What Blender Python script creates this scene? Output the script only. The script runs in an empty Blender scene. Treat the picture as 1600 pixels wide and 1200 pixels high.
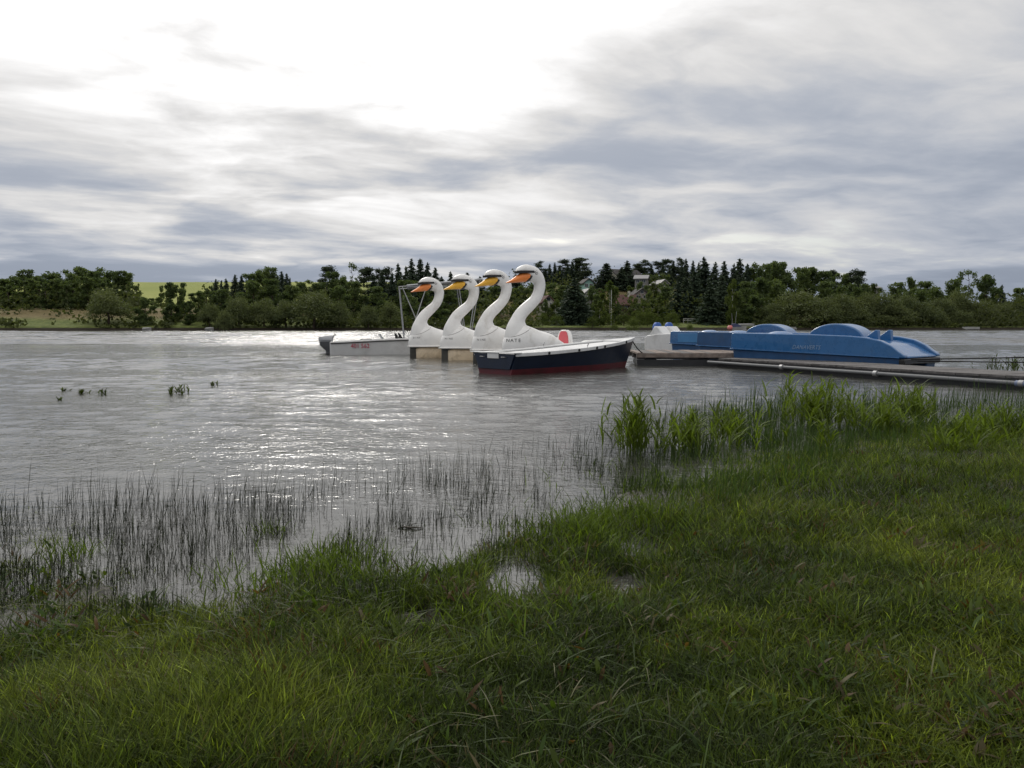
import bpy, bmesh, math, random
import numpy as np
from mathutils import Vector, Matrix

R = math.radians
random.seed(7)
rng = np.random.default_rng(11)
scene = bpy.context.scene
COL = scene.collection

# ------------------------------------------------------------------ camera
CAM_H, FPX, HORIZON = 0.92, 1220.0, 509.0
PITCH = math.atan((600 - HORIZON) / FPX)
cam_data = bpy.data.cameras.new('camera')
cam = bpy.data.objects.new('camera', cam_data)
COL.objects.link(cam)
cam.location = (0, 0, CAM_H)
cam.rotation_euler = (math.pi / 2 - PITCH, 0, 0)
cam_data.sensor_width = 36.0
cam_data.lens = FPX / 1600 * 36.0
cam_data.clip_start = 0.05
cam_data.clip_end = 4000
scene.camera = cam

# ------------------------------------------------------------------ render
scene.render.engine = 'CYCLES'
scene.cycles.use_denoising = True
scene.cycles.max_bounces = 8
scene.cycles.transparent_max_bounces = 8
scene.cycles.sample_clamp_indirect = 8
vs = scene.view_settings
vs.view_transform = 'Standard'
vs.look = 'None'
vs.gamma = 1
vs.use_curve_mapping = False
vs.exposure = 0.30

# ------------------------------------------------------------------ sun + sky
SUN_AZ, SUN_EL = R(-16), R(33)          # azimuth from +Y towards +X
SUN_DIR = Vector((math.sin(SUN_AZ) * math.cos(SUN_EL), math.cos(SUN_AZ) * math.cos(SUN_EL), math.sin(SUN_EL)))
sun_data = bpy.data.lights.new('sun', 'SUN')
sun = bpy.data.objects.new('sun', sun_data)
COL.objects.link(sun)
sun_data.energy = 0.85
sun_data.angle = R(12)
sun_data.color = (1.0, 0.95, 0.87)
sun.rotation_euler = SUN_DIR.to_track_quat('Z', 'Y').to_euler()
sun.location = (0, 0, 60)


class NT:
    """small helper to write node trees as expressions"""
    def __init__(self, tree):
        self.t = tree

    def n(self, typ, **kw):
        nd = self.t.nodes.new(typ)
        for k, v in kw.items():
            setattr(nd, k, v)
        return nd

    def put(self, sock, v):
        if isinstance(v, bpy.types.NodeSocket):
            self.t.links.new(v, sock)
        elif v is not None:
            if hasattr(sock.default_value, '__len__') and not hasattr(v, '__len__'):
                v = (v,) * len(sock.default_value)
            if hasattr(v, '__len__') and len(v) == 3 and len(sock.default_value) == 4:
                v = (*v, 1)
            sock.default_value = v

    def m(self, op, a, b=None, c=None, clamp=False):
        nd = self.n('ShaderNodeMath', operation=op, use_clamp=clamp)
        for s, v in zip(nd.inputs, (a, b, c)):
            self.put(s, v)
        return nd.outputs[0]

    def vm(self, op, a, b=None, out=0):
        nd = self.n('ShaderNodeVectorMath', operation=op)
        self.put(nd.inputs[0], a)
        if b is not None:
            self.put(nd.inputs[3] if op == 'SCALE' else nd.inputs[1], b)
        return nd.outputs[out]

    def mix(self, f, a, b, blend='MIX'):
        nd = self.n('ShaderNodeMix', data_type='RGBA', blend_type=blend)
        self.put(nd.inputs[0], f)
        self.put(nd.inputs[6], a)
        self.put(nd.inputs[7], b)
        return nd.outputs[2]

    def noise(self, vec, scale, detail=4, rough=0.55, dist=0.0, lac=2.0):
        nd = self.n('ShaderNodeTexNoise')
        self.put(nd.inputs['Vector'], vec)
        nd.inputs['Scale'].default_value = scale
        nd.inputs['Detail'].default_value = detail
        nd.inputs['Roughness'].default_value = rough
        nd.inputs['Distortion'].default_value = dist
        nd.inputs['Lacunarity'].default_value = lac
        return nd.outputs[0]

    def ramp(self, f, a, b, lo=0.0, hi=1.0):
        nd = self.n('ShaderNodeMapRange', interpolation_type='SMOOTHSTEP')
        for i, v in enumerate((f, a, b, lo, hi)):
            self.put(nd.inputs[i], v)
        return nd.outputs[0]

    def xyz(self, v):
        nd = self.n('ShaderNodeSeparateXYZ')
        self.put(nd.inputs[0], v)
        return nd.outputs

    def comb(self, x, y, z):
        nd = self.n('ShaderNodeCombineXYZ')
        for s, v in zip(nd.inputs, (x, y, z)):
            self.put(s, v)
        return nd.outputs[0]


world = bpy.data.worlds.new('World')
scene.world = world
world.use_nodes = True
world.node_tree.nodes.clear()
W = NT(world.node_tree)
sky = W.n('ShaderNodeTexSky', sky_type='NISHITA')
sky.sun_disc = False
sky.sun_elevation = SUN_EL
sky.sun_rotation = SUN_AZ
sky.altitude = 400
sky.air_density = 1.2
sky.dust_density = 2.0
d = W.vm('NORMALIZE', W.n('ShaderNodeTexCoord').outputs['Generated'])
dx, dy, dz = W.xyz(d)
zc = W.m('MAXIMUM', dz, 0.0)
inv = W.m('DIVIDE', 1.0, W.m('ADD', zc, 0.09))
px_ = W.m('MULTIPLY', dx, inv)
py_ = W.m('MULTIPLY', dy, inv)
# cloud layer seen in perspective, warped so that it billows
ca, sa = math.cos(R(20)), math.sin(R(20))
bu = W.m('ADD', W.m('MULTIPLY', px_, ca), W.m('MULTIPLY', py_, sa))
bv = W.m('SUBTRACT', W.m('MULTIPLY', py_, ca), W.m('MULTIPLY', px_, sa))
cv = W.comb(W.m('MULTIPLY', bu, 0.8), bv, 55.5)
warp = W.noise(W.comb(bu, bv, 55.5 + 5.0), 0.9, 4, 0.5)
cw = W.vm('ADD', cv, W.comb(W.m('MULTIPLY', warp, 0.9), W.m('MULTIPLY', warp, 0.5), 0.0))
big = W.noise(cw, 0.55, 3, 0.5)
med = W.noise(cw, 1.7, 8, 0.53)
fine = W.noise(W.comb(W.m('MULTIPLY', bu, 0.6), bv, 55.5 + 9.0), 4.5, 7, 0.6)
dens = W.m('ADD', W.m('MULTIPLY', big, 0.48), W.m('ADD', W.m('MULTIPLY', med, 0.43), W.m('MULTIPLY', fine, 0.09)))
low = W.ramp(dz, 0.15, 0.0)
thick = W.ramp(W.m('ADD', dens, W.m('MULTIPLY', low, 0.085)), 0.36, 0.62)
dot = W.m('MAXIMUM', W.vm('DOT_PRODUCT', d, tuple(SUN_DIR), out=1), 0.0)
glow_n = W.m('POWER', dot, 22.0)
glow_w = W.m('POWER', dot, 6.0)
thin = W.m('SUBTRACT', 1.0, thick)
bright = W.m('ADD', W.m('MULTIPLY', glow_n, W.m('ADD', 0.14, W.m('MULTIPLY', thin, 0.62))),
             W.m('MULTIPLY', glow_w, W.m('ADD', 0.08, W.m('MULTIPLY', thin, 0.45))))
base = W.m('ADD', 0.30, W.m('MULTIPLY', zc, 0.52))          # an overcast sky is brighter overhead
lum = W.m('ADD', bright, W.m('MULTIPLY', base, W.m('ADD', 0.82, W.m('MULTIPLY', thin, 0.50))))
tint = W.mix(W.ramp(lum, 0.22, 0.62), (0.83, 0.95, 1.18), (1.0, 0.99, 0.985))
cloud = W.vm('SCALE', tint, lum)
skyc = W.vm('SCALE', sky.outputs[0], 0.10)
hole = W.m('MULTIPLY', W.ramp(dens, 0.40, 0.33), 0.6)
col = W.mix(hole, cloud, W.mix(0.5, skyc, cloud))
ground_f = W.ramp(dz, -0.03, -0.005)
col = W.mix(ground_f, (0.05, 0.055, 0.045), col)
bg = W.n('ShaderNodeBackground')
W.put(bg.inputs[0], W.vm('SCALE', col, 10.0))
bg.inputs[1].default_value = 0.1
wo = W.n('ShaderNodeOutputWorld')
W.t.links.new(bg.outputs[0], wo.inputs[0])


# ------------------------------------------------------------------ photo geometry helpers
def ray(px, py):
    u, v = (px - 800) / FPX, (600 - py) / FPX
    return Vector((u, math.cos(PITCH) + v * math.sin(PITCH), -math.sin(PITCH) + v * math.cos(PITCH)))


def at(px, py, Y):
    r = ray(px, py)
    return Vector((0, 0, CAM_H)) + r * (Y / r.y)


def ground(px, py, z=0.0):
    r = ray(px, py)
    return Vector((0, 0, CAM_H)) + r * ((z - CAM_H) / r.z)


# ------------------------------------------------------------------ materials
MATS = {}


def mat(name, color, rough=0.5, spec=0.5, metal=0.0, var=0.12, scale=6.0, coat=0.0, bump=0.0, dirt=None, dirt_amt=0.0,
        dirt_scale=3.0):
    if name in MATS:
        return MATS[name]
    m = bpy.data.materials.new(name)
    m.use_nodes = True
    T = NT(m.node_tree)
    b = m.node_tree.nodes['Principled BSDF']
    tc = T.vm('ADD', T.n('ShaderNodeTexCoord').outputs['Object'], T.vm('SCALE', (7.0, 5.0, 3.0), T.n('ShaderNodeObjectInfo').outputs['Random']))
    nz = T.noise(tc, scale, 6, 0.6)
    f = T.ramp(nz, 0.3, 0.7)
    c0 = tuple(c * (1 - var) for c in color)
    c1 = tuple(min(1, c * (1 + var)) for c in color)
    c = T.mix(f, c0, c1)
    if dirt:
        dn = T.noise(tc, dirt_scale, 7, 0.65, 0.6)
        c = T.mix(T.m('MULTIPLY', T.ramp(dn, 0.48, 0.72), dirt_amt), c, dirt)
    T.put(b.inputs['Base Color'], c)
    T.put(b.inputs['Roughness'], T.ramp(nz, 0.2, 0.8, max(0.02, rough - 0.08), min(1, rough + 0.1)))
    b.inputs['Specular IOR Level'].default_value = spec
    b.inputs['Metallic'].default_value = metal
    b.inputs['Coat Weight'].default_value = coat
    if bump:
        bn = T.n('ShaderNodeBump')
        bn.inputs['Distance'].default_value = bump
        T.put(bn.inputs['Height'], T.noise(tc, scale * 3, 5, 0.6))
        T.put(b.inputs['Normal'], bn.outputs[0])
    MATS[name] = m
    return m


def leaf_mat(name, c_a, c_b, trans=0.42, rough=0.6, rand=0.35, attr=None, spec=0.1):
    m = bpy.data.materials.new(name)
    m.use_nodes = True
    T = NT(m.node_tree)
    m.node_tree.nodes.clear()
    if attr:
        a = T.n('ShaderNodeAttribute', attribute_name=attr)
        c = a.outputs[0]
    else:
        tc = T.n('ShaderNodeTexCoord').outputs['Object']
        nz = T.noise(tc, 5.0, 3, 0.6)
        oi = T.n('ShaderNodeObjectInfo').outputs['Random']
        f = T.m('ADD', T.m('MULTIPLY', T.ramp(nz, 0.32, 0.68), 0.65), T.m('MULTIPLY', oi, rand), clamp=True)
        c = T.mix(f, c_a, c_b)
    p = T.n('ShaderNodeBsdfPrincipled')
    T.put(p.inputs['Base Color'], c)
    p.inputs['Roughness'].default_value = rough
    p.inputs['Specular IOR Level'].default_value = spec
    tr = T.n('ShaderNodeBsdfTranslucent')
    T.put(tr.inputs[0], T.mix(1.0, c, (1.25, 1.3, 0.55), 'MULTIPLY'))
    mx = T.n('ShaderNodeMixShader')
    mx.inputs[0].default_value = trans
    T.t.links.new(p.outputs[0], mx.inputs[1])
    T.t.links.new(tr.outputs[0], mx.inputs[2])
    o = T.n('ShaderNodeOutputMaterial')
    T.t.links.new(mx.outputs[0], o.inputs[0])
    MATS[name] = m
    return m


white_gel = mat('white_gelcoat', (0.80, 0.79, 0.765), 0.32, 0.5, var=0.04, dirt=(0.46, 0.43, 0.37), dirt_amt=0.5, dirt_scale=2.6)
boat_white = mat('boat_white_paint', (0.70, 0.70, 0.69), 0.4, var=0.05, dirt=(0.35, 0.34, 0.31), dirt_amt=0.4, dirt_scale=2.0)
tan_float = mat('tan_float_plastic', (0.70, 0.57, 0.40), 0.45, var=0.10, dirt=(0.25, 0.17, 0.09), dirt_amt=0.5, dirt_scale=3.0)
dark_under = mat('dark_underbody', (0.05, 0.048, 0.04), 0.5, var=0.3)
beak_orange = mat('orange_paint', (0.80, 0.24, 0.05), 0.4, var=0.08)
beak_amber = mat('amber_paint', (0.80, 0.42, 0.03), 0.4, var=0.08)
black_paint = mat('black_paint', (0.015, 0.014, 0.013), 0.4)
seam_grey = mat('seam_grey', (0.28, 0.26, 0.25), 0.6)
red_pad = mat('red_padding', (0.62, 0.10, 0.12), 0.55, var=0.1)
navy = mat('navy_paint', (0.006, 0.013, 0.032), 0.35, var=0.15, dirt=(0.014, 0.02, 0.03), dirt_amt=0.5)
red_bottom = mat('red_bottom_paint', (0.105, 0.014, 0.02), 0.45, var=0.2, dirt=(0.04, 0.014, 0.012), dirt_amt=0.6)
blue_gel = mat('blue_gelcoat', (0.020, 0.118, 0.300), 0.28, 0.5, var=0.08, dirt=(0.05, 0.11, 0.20), dirt_amt=0.35, coat=.5)
blue_deep = mat('deep_blue_plastic', (0.014, 0.068, 0.175), 0.40, var=0.10, dirt=(0.05, 0.06, 0.08), dirt_amt=0.4)
blue_seat = mat('blue_seat_plastic', (0.03, 0.10, 0.36), 0.4, var=0.08)
wood = mat('weathered_wood', (0.21, 0.17, 0.145), 0.8, 0.3, var=0.3, scale=9, bump=0.004, dirt=(0.14, 0.11, 0.09), dirt_amt=0.5)
wood_grey = mat('grey_wood', (0.13, 0.122, 0.118), 0.85, 0.3, var=0.3, scale=9, bump=0.004, dirt=(0.10, 0.09, 0.08), dirt_amt=0.5)
dark_float = mat('dark_pontoon', (0.02, 0.02, 0.022), 0.5, var=0.3)
pale_pipe = mat('pale_pipe', (0.15, 0.155, 0.16), 0.6, var=0.1, dirt=(0.2, 0.19, 0.17), dirt_amt=0.5, dirt_scale=6)
blue_pipe = mat('slate_blue_pipe', (0.16, 0.20, 0.30), 0.4, var=0.1, dirt=(0.3, 0.3, 0.3), dirt_amt=0.4, dirt_scale=6)
steel = mat('galvanised_steel', (0.38, 0.38, 0.38), 0.4, metal=0.6, var=0.1)
canvas = mat('grey_canvas', (0.24, 0.25, 0.26), 0.85, 0.2, var=0.1, bump=0.003)
motor_light = mat('motor_grey', (0.38, 0.39, 0.40), 0.35, var=0.05)
motor_dark = mat('motor_dark_grey', (0.10, 0.105, 0.11), 0.4, var=0.1)
rope_m = mat('dark_rope', (0.02, 0.018, 0.017), 0.9, 0.1)
red_letter = mat('red_lettering', (0.55, 0.05, 0.10), 0.5)
dark_letter = mat('dark_lettering', (0.05, 0.05, 0.05), 0.5)
pale_letter = mat('pale_lettering', (0.20, 0.30, 0.45), 0.5)
bark = mat('bark', (0.07, 0.055, 0.042), 0.9, 0.1, var=0.35, scale=12)
birch_bark = mat('birch_bark', (0.35, 0.34, 0.31), 0.85, 0.1, var=0.3, scale=12)
glass_dark = mat('window_glass', (0.03, 0.035, 0.04), 0.1, 0.6, var=0.1)
stick_m = mat('wet_driftwood', (0.05, 0.04, 0.03), 0.6, var=0.3)


# ------------------------------------------------------------------ mesh helpers
class MB:
    def __init__(self):
        self.v, self.f = [], []

    def add(self, verts, faces):
        o = len(self.v)
        self.v += [tuple(p) for p in verts]
        self.f += [tuple(i + o for i in fc) for fc in faces]
        return self

    def box(self, x0, x1, y0, y1, z0, z1):
        v = [(x, y, z) for z in (z0, z1) for y in (y0, y1) for x in (x0, x1)]
        return self.add(v, [(0, 2, 3, 1), (4, 5, 7, 6), (0, 1, 5, 4), (2, 6, 7, 3), (0, 4, 6, 2), (1, 3, 7, 5)])

    def prism(self, poly, y0, y1):
        """side-view polygon (x, z) extruded along y"""
        n = len(poly)
        v = [(x, y0, z) for x, z in poly] + [(x, y1, z) for x, z in poly]
        f = [tuple(range(n)), tuple(range(2 * n - 1, n - 1, -1))]
        f += [(i, i + n, (i + 1) % n + n, (i + 1) % n) for i in range(n)]
        return self.add(v, f)

    def loft(self, rings, cap0=True, cap1=True, closed=True):
        n = len(rings[0])
        v = [p for r in rings for p in r]
        f = []
        for k in range(len(rings) - 1):
            for i in range(n if closed else n - 1):
                j = (i + 1) % n
                f.append((k * n + i, k * n + j, (k + 1) * n + j, (k + 1) * n + i))
        if cap0:
            f.append(tuple(range(n - 1, -1, -1)))
        if cap1:
            f.append(tuple(range((len(rings) - 1) * n, len(rings) * n)))
        return self.add(v, f)

    def tube(self, path, r, n=8):
        path = [Vector(p) for p in path]
        rings = []
        for i, p in enumerate(path):
            t = (path[min(i + 1, len(path) - 1)] - path[max(i - 1, 0)]).normalized()
            a = t.orthogonal() if abs(t.z) > 0.95 else t.cross(Vector((0, 0, 1)))
            a.normalize()
            b = t.cross(a)
            rr = r[i] if hasattr(r, '__len__') else r
            rings.append([p + a * rr * math.cos(q) + b * rr * math.sin(q) for q in [2 * math.pi * k / n for k in range(n)]])
        return self.loft(rings)

    def ell(self, c, rx, ry, rz, nu=14, nv=8):
        rings = []
        for j in range(1, nv):
            th = math.pi * j / nv
            rings.append([(c[0] + rx * math.sin(th) * math.cos(2 * math.pi * i / nu), c[1] + ry * math.sin(th) * math.sin(2 * math.pi * i / nu),
                           c[2] - rz * math.cos(th)) for i in range(nu)])
        return self.loft(rings)

    def mesh(self, name, m=None, smooth=False, angle=None):
        me = bpy.data.meshes.new(name)
        me.from_pydata(self.v, [], self.f)
        bm = bmesh.new()
        bm.from_mesh(me)
        bmesh.ops.recalc_face_normals(bm, faces=bm.faces[:])
        bm.to_mesh(me)
        bm.free()
        if smooth:
            me.polygons.foreach_set('use_smooth', [True] * len(me.polygons))
            if angle:
                me.set_sharp_from_angle(angle=R(angle))
        if m:
            me.materials.append(m)
        return me

    def build(self, name, m, parent=None, smooth=False, angle=35, bevel=0.0, seg=2):
        o = bpy.data.objects.new(name, self.mesh(name, m, smooth or bevel > 0, angle))
        COL.objects.link(o)
        if parent:
            o.parent = parent
        if bevel:
            b = o.modifiers.new('bevel', 'BEVEL')
            b.width = bevel
            b.segments = seg
            b.limit_method = 'ANGLE'
            b.angle_limit = R(40)
        return o


def empty(name, loc, rz=0.0, label=None, cat=None, group=None):
    o = bpy.data.objects.new(name, None)
    COL.objects.link(o)
    o.location = loc
    o.rotation_euler = (0, 0, rz)
    o.empty_display_size = 0.2
    return tag(o, label, cat, group)


def tag(o, label=None, cat=None, group=None, kind=None):
    for k, v in (('label', label), ('category', cat), ('group', group), ('kind', kind)):
        if v:
            o[k] = v
    return o


def copy_tree(o, parent=None):
    c = o.copy()
    COL.objects.link(c)
    c.parent = parent
    for ch in o.children:
        copy_tree(ch, c)
    return c


def lettering(text, size, m, parent, loc, rot, shear=0.0, thick=0.002, xs=1.0):
    cu = bpy.data.curves.new('lettering', 'FONT')
    cu.body = text
    cu.size = size
    cu.extrude = thick
    cu.shear = shear
    cu.align_x = 'CENTER'
    cu.resolution_u = 2
    t = bpy.data.objects.new('lettering', cu)
    COL.objects.link(t)
    me = bpy.data.meshes.new_from_object(t)
    bpy.data.objects.remove(t)
    me.name = 'lettering'
    me.materials.clear()
    me.materials.append(m)
    o = bpy.data.objects.new('lettering', me)
    COL.objects.link(o)
    o.parent = parent
    o.location = loc
    o.rotation_euler = rot
    o.scale = (xs, 1, 1)
    return o


def vnoise(x, y, scale, seed=0):
    """2-D value noise in 0..1"""
    r = np.random.default_rng(seed)
    tab = r.random((64, 64))
    x, y = np.asarray(x) * scale + 31.7, np.asarray(y) * scale + 17.3
    xi, yi = np.floor(x).astype(int), np.floor(y).astype(int)
    fx, fy = x - xi, y - yi
    fx, fy = fx * fx * (3 - 2 * fx), fy * fy * (3 - 2 * fy)
    g = lambda a, b: tab[a % 64, b % 64]
    return (g(xi, yi) * (1 - fx) * (1 - fy) + g(xi + 1, yi) * fx * (1 - fy) + g(xi, yi + 1) * (1 - fx) * fy + g(xi + 1, yi + 1) * fx * fy)


def fast_mesh(name, verts, faces4=None, faces3=None, m=None, smooth=False, color=None):
    me = bpy.data.meshes.new(name)
    verts = np.asarray(verts, np.float32)
    f4 = np.zeros((0, 4), np.int32) if faces4 is None else np.asarray(faces4, np.int32)
    f3 = np.zeros((0, 3), np.int32) if faces3 is None else np.asarray(faces3, np.int32)
    me.vertices.add(len(verts))
    me.vertices.foreach_set('co', verts.ravel())
    loops = np.concatenate([f4.ravel(), f3.ravel()])
    me.loops.add(len(loops))
    me.loops.foreach_set('vertex_index', loops)
    starts = np.concatenate([np.arange(len(f4)) * 4, len(f4) * 4 + np.arange(len(f3)) * 3]).astype(np.int32)
    me.polygons.add(len(starts))
    me.polygons.foreach_set('loop_start', starts)
    if smooth:
        me.polygons.foreach_set('use_smooth', np.ones(len(starts), bool))
    me.update(calc_edges=True)
    if color is not None:
        a = me.color_attributes.new('tint', 'FLOAT_COLOR', 'POINT')
        c = np.ones((len(verts), 4), np.float32)
        c[:, :3] = color
        a.data.foreach_set('color', c.ravel())
    if m:
        me.materials.append(m)
    return me


def link(name, me, parent=None):
    o = bpy.data.objects.new(name, me)
    COL.objects.link(o)
    o.parent = parent
    return o


# ------------------------------------------------------------------ near bank
SHX = np.array([-40, -6, -1.65, -1.25, -.9, -.48, 0, .44, .69, 1.17, 2.1, 3.3, 4.9, 8, 12, 24])
SHY = np.array([1.4, 2.2, 2.50, 2.53, 2.80, 3.08, 3.46, 3.90, 4.30, 4.75, 5.8, 6.7, 7.35, 8.8, 10.6, 12.5])


def shore_sd(x, y):
    return (np.interp(x, SHX, SHY) - y) * 0.78


PUDDLES = [(*ground(805, 915)[:2], 0.11, 0.24), (*ground(1000, 858)[:2], 0.12, 0.25), (*ground(655, 868)[:2], 0.22, 0.3),
           (*ground(370, 905)[:2], 0.16, 0.2), (*ground(655, 985)[:2], 0.07, 0.09), (*ground(980, 920)[:2], 0.07, 0.14),
           (*ground(1040, 745)[:2], 0.35, 0.3)]


def near_z(x, y):
    x, y = np.asarray(x, float), np.asarray(y, float)
    sd = shore_sd(x, y)
    z = np.clip(sd * 0.05, -0.35, 0.10) + 0.004 * np.clip(sd - 2, 0, 50)
    z = z + (vnoise(x, y, 1.4, 3) - 0.5) * 0.05 + (vnoise(x, y, 4.5, 4) - 0.5) * 0.028 + (vnoise(x, y, 12, 5) - 0.5) * 0.012
    for (a, b, ra, rb) in PUDDLES:
        z = z - 0.085 * np.exp(-(((x - a) / ra) ** 2 + ((y - b) / rb) ** 2))
    return z


def build_bank():
    xs = np.arange(-18, 26.01, 0.1)
    ys = np.arange(-10, 14.01, 0.1)
    X, Y = np.meshgrid(xs, ys)
    Z = near_z(X, Y)
    nx, ny = len(xs), len(ys)
    i = np.arange(nx * ny).reshape(ny, nx)
    f = np.stack([i[:-1, :-1], i[:-1, 1:], i[1:, 1:], i[1:, :-1]], -1).reshape(-1, 4)
    m = mat('wet_soil', (0.030, 0.026, 0.017), 0.55, 0.4, var=0.5, scale=7, bump=0.02, dirt=(0.028, 0.045, 0.012), dirt_amt=0.8, dirt_scale=5)
    o = link('near_ground', fast_mesh('near_ground', np.stack([X, Y, Z], -1).reshape(-1, 3), f, None, m, True))
    tag(o, kind='structure')


build_bank()


# ------------------------------------------------------------------ lake
def build_lake():
    ys = [1.3]
    while ys[-1] < 36:
        ys.append(ys[-1] + 0.026 + 0.0035 * ys[-1])
    ys = np.array(ys)
    xs = np.arange(-22, 22.01, 0.085)
    X, Y = np.meshgrid(xs, ys)
    H = np.zeros_like(X)
    r = np.random.default_rng(5)
    for k in range(90):
        lam = 0.11 * (6.0 ** r.random() ** 1.3)       # 0.11 .. 0.66 m
        th = R(-97) + r.normal(0, R(30))
        kx, ky = math.cos(th) * 2 * math.pi / lam, math.sin(th) * 2 * math.pi / lam
        amp = 0.0030 * lam * (0.5 + r.random())
        ph = kx * X + ky * Y + r.random() * 6.283
        res = np.clip((lam - 3.0 * (0.026 + 0.0035 * Y)) / (lam * 0.4), 0, 1)
        H += amp * res * (np.sin(ph) + 0.25 * np.sin(2 * ph + 0.6))
    gust = 0.55 + 0.9 * vnoise(X, Y, 0.28, 21) * vnoise(X * 0.35, Y, 0.5, 22) * 1.6
    sd = -shore_sd(X, Y)
    calm = np.clip((sd - 0.1) / 2.6, 0.05, 1)
    calm = calm * np.interp(Y, [0, 6, 12, 22, 36], [.5, .55, .65, .95, 1.3])
    calm = calm * (1 - 0.35 * np.clip((X - 1.0) / 4, 0, 1) * np.clip((16 - Y) / 6, 0, 1))
    edge = np.clip((36 - Y) / 8, 0, 1) * np.clip((22 - np.abs(X)) / 2, 0, 1) * np.clip((Y - 1.3) / 0.3, 0, 1)
    Z = H * gust * calm * edge
    Z[0] = Z[-1] = 0
    Z[:, 0] = Z[:, -1] = 0
    nx, ny = len(xs), len(ys)
    i = np.arange(nx * ny).reshape(ny, nx)
    f = np.stack([i[:-1, :-1], i[:-1, 1:], i[1:, 1:], i[1:, :-1]], -1).reshape(-1, 4)
    v = np.stack([X, Y, Z], -1).reshape(-1, 3)
    # farther strip with longer waves
    ya, yb = ys[-1], 141.0
    y2 = [ya]
    while y2[-1] < yb:
        y2.append(y2[-1] + 0.11 + 0.0042 * (y2[-1] - ya))
    y2 = np.array(y2)
    x2 = np.arange(-112, 112.01, 0.8)
    X2, Y2 = np.meshgrid(x2, y2)
    H2 = np.zeros_like(X2)
    for k in range(70):
        lam = 0.5 * (7.0 ** r.random())
        th = R(-96) + r.normal(0, R(9))
        kx, ky = math.cos(th) * 2 * math.pi / lam, math.sin(th) * 2 * math.pi / lam
        ph = kx * X2 + ky * Y2 + r.random() * 6.283
        res = np.clip((lam - 3.2 * (0.11 + 0.0042 * (Y2 - ya))) / (lam * .4), 0, 1)
        H2 += 0.0046 * lam * (0.5 + r.random()) * res * (np.sin(ph) + .25 * np.sin(2 * ph + .6))
    H2 *= (.5 + vnoise(X2, Y2, .06, 23) * 1.0) * np.clip((Y2 - ya) / 8, 0, 1) * np.clip((yb - Y2) / 10, 0, 1)
    H2[0] = H2[-1] = 0
    H2[:, 0] = H2[:, -1] = 0
    n1 = len(v)
    i2 = np.arange(len(x2) * len(y2)).reshape(len(y2), len(x2)) + n1
    f = np.concatenate([f, np.stack([i2[:-1, :-1], i2[:-1, 1:], i2[1:, 1:], i2[1:, :-1]], -1).reshape(-1, 4)])
    v = np.concatenate([v, np.stack([X2, Y2, H2], -1).reshape(-1, 3)])
    n0 = len(v)
    x0, x1, y0, y1 = xs[0], xs[-1], ys[0], ys[-1]
    xa, xb, yc = x2[0], x2[-1], y2[-1]
    B = [(-900, -12), (900, -12), (900, 420), (-900, 420), (x0, y0), (x1, y0), (x1, y1), (x0, y1), (xa, y1), (xb, y1), (xb, yc), (xa, yc)]
    v = np.concatenate([v, [(a, b, 0) for a, b in B]])
    q = [(0, 1, 5, 4), (0, 4, 7, 8), (1, 9, 6, 5), (1, 2, 10, 9), (2, 3, 11, 10), (3, 0, 8, 11)]
    f = np.concatenate([f, np.array(q) + n0])
    m = bpy.data.materials.new('lake_water')
    m.use_nodes = True
    T = NT(m.node_tree)
    b = m.node_tree.nodes['Principled BSDF']
    b.inputs['Base Color'].default_value = (0.060, 0.060, 0.053, 1)
    b.inputs['Roughness'].default_value = 0.05
    b.inputs['IOR'].default_value = 1.33
    b.inputs['Specular IOR Level'].default_value = 0.5
    P = T.n('ShaderNodeNewGeometry').outputs['Position']
    x, y, z = T.xyz(P)
    far = T.ramp(y, 12.0, 60.0)
    v1 = T.comb(T.m('MULTIPLY', x, 0.35), T.m('ADD', y, T.m('MULTIPLY', x, 0.06)), 0.0)
    v2 = T.comb(T.m('MULTIPLY', x, 0.85), T.m('ADD', y, T.m('MULTIPLY', x, 0.08)), 4.0)
    fine = T.noise(v2, 13.0, 3, 0.55, 0.3)
    tiny = T.noise(v2, 38.0, 2, 0.5, 0.2)
    mid = T.noise(v1, 2.6, 4, 0.6, 0.4)
    coarse = T.noise(v1, 0.8, 4, 0.6, 0.4)
    gust = T.ramp(T.noise(T.comb(T.m('MULTIPLY', x, 0.10), T.m('MULTIPLY', y, 0.22), 2.0), 1.0, 3, 0.5), 0.30, 0.70, 0.65, 1.2)
    calm_near = T.m('MULTIPLY', T.ramp(y, 2.6, 6.5, 0.22, 1.0), gust)
    h = T.m('ADD', T.m('MULTIPLY', T.m('ADD', T.m('MULTIPLY', fine, 0.0135), T.m('MULTIPLY', tiny, 0.0042)), calm_near),
            T.m('ADD', T.m('MULTIPLY', mid, T.m('ADD', 0.008, T.m('MULTIPLY', far, 0.11))), T.m('MULTIPLY', coarse, T.m('MULTIPLY', far, 0.20))))
    bn = T.n('ShaderNodeBump')
    bn.inputs['Distance'].default_value = 1.0
    T.put(bn.inputs['Height'], h)
    T.put(b.inputs['Normal'], bn.outputs[0])
    o = link('lake_water', fast_mesh('lake_water', v, f, None, m, True))
    tag(o, kind='structure')


build_lake()


# ------------------------------------------------------------------ far shore terrain
def shore_far(x):
    return 158 + 0.2 * np.asarray(x, float) + 1.2 * np.sin(np.asarray(x) * 0.09)


def sstep(t):
    t = np.clip(t, 0, 1)
    return t * t * (3 - 2 * t)


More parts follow.
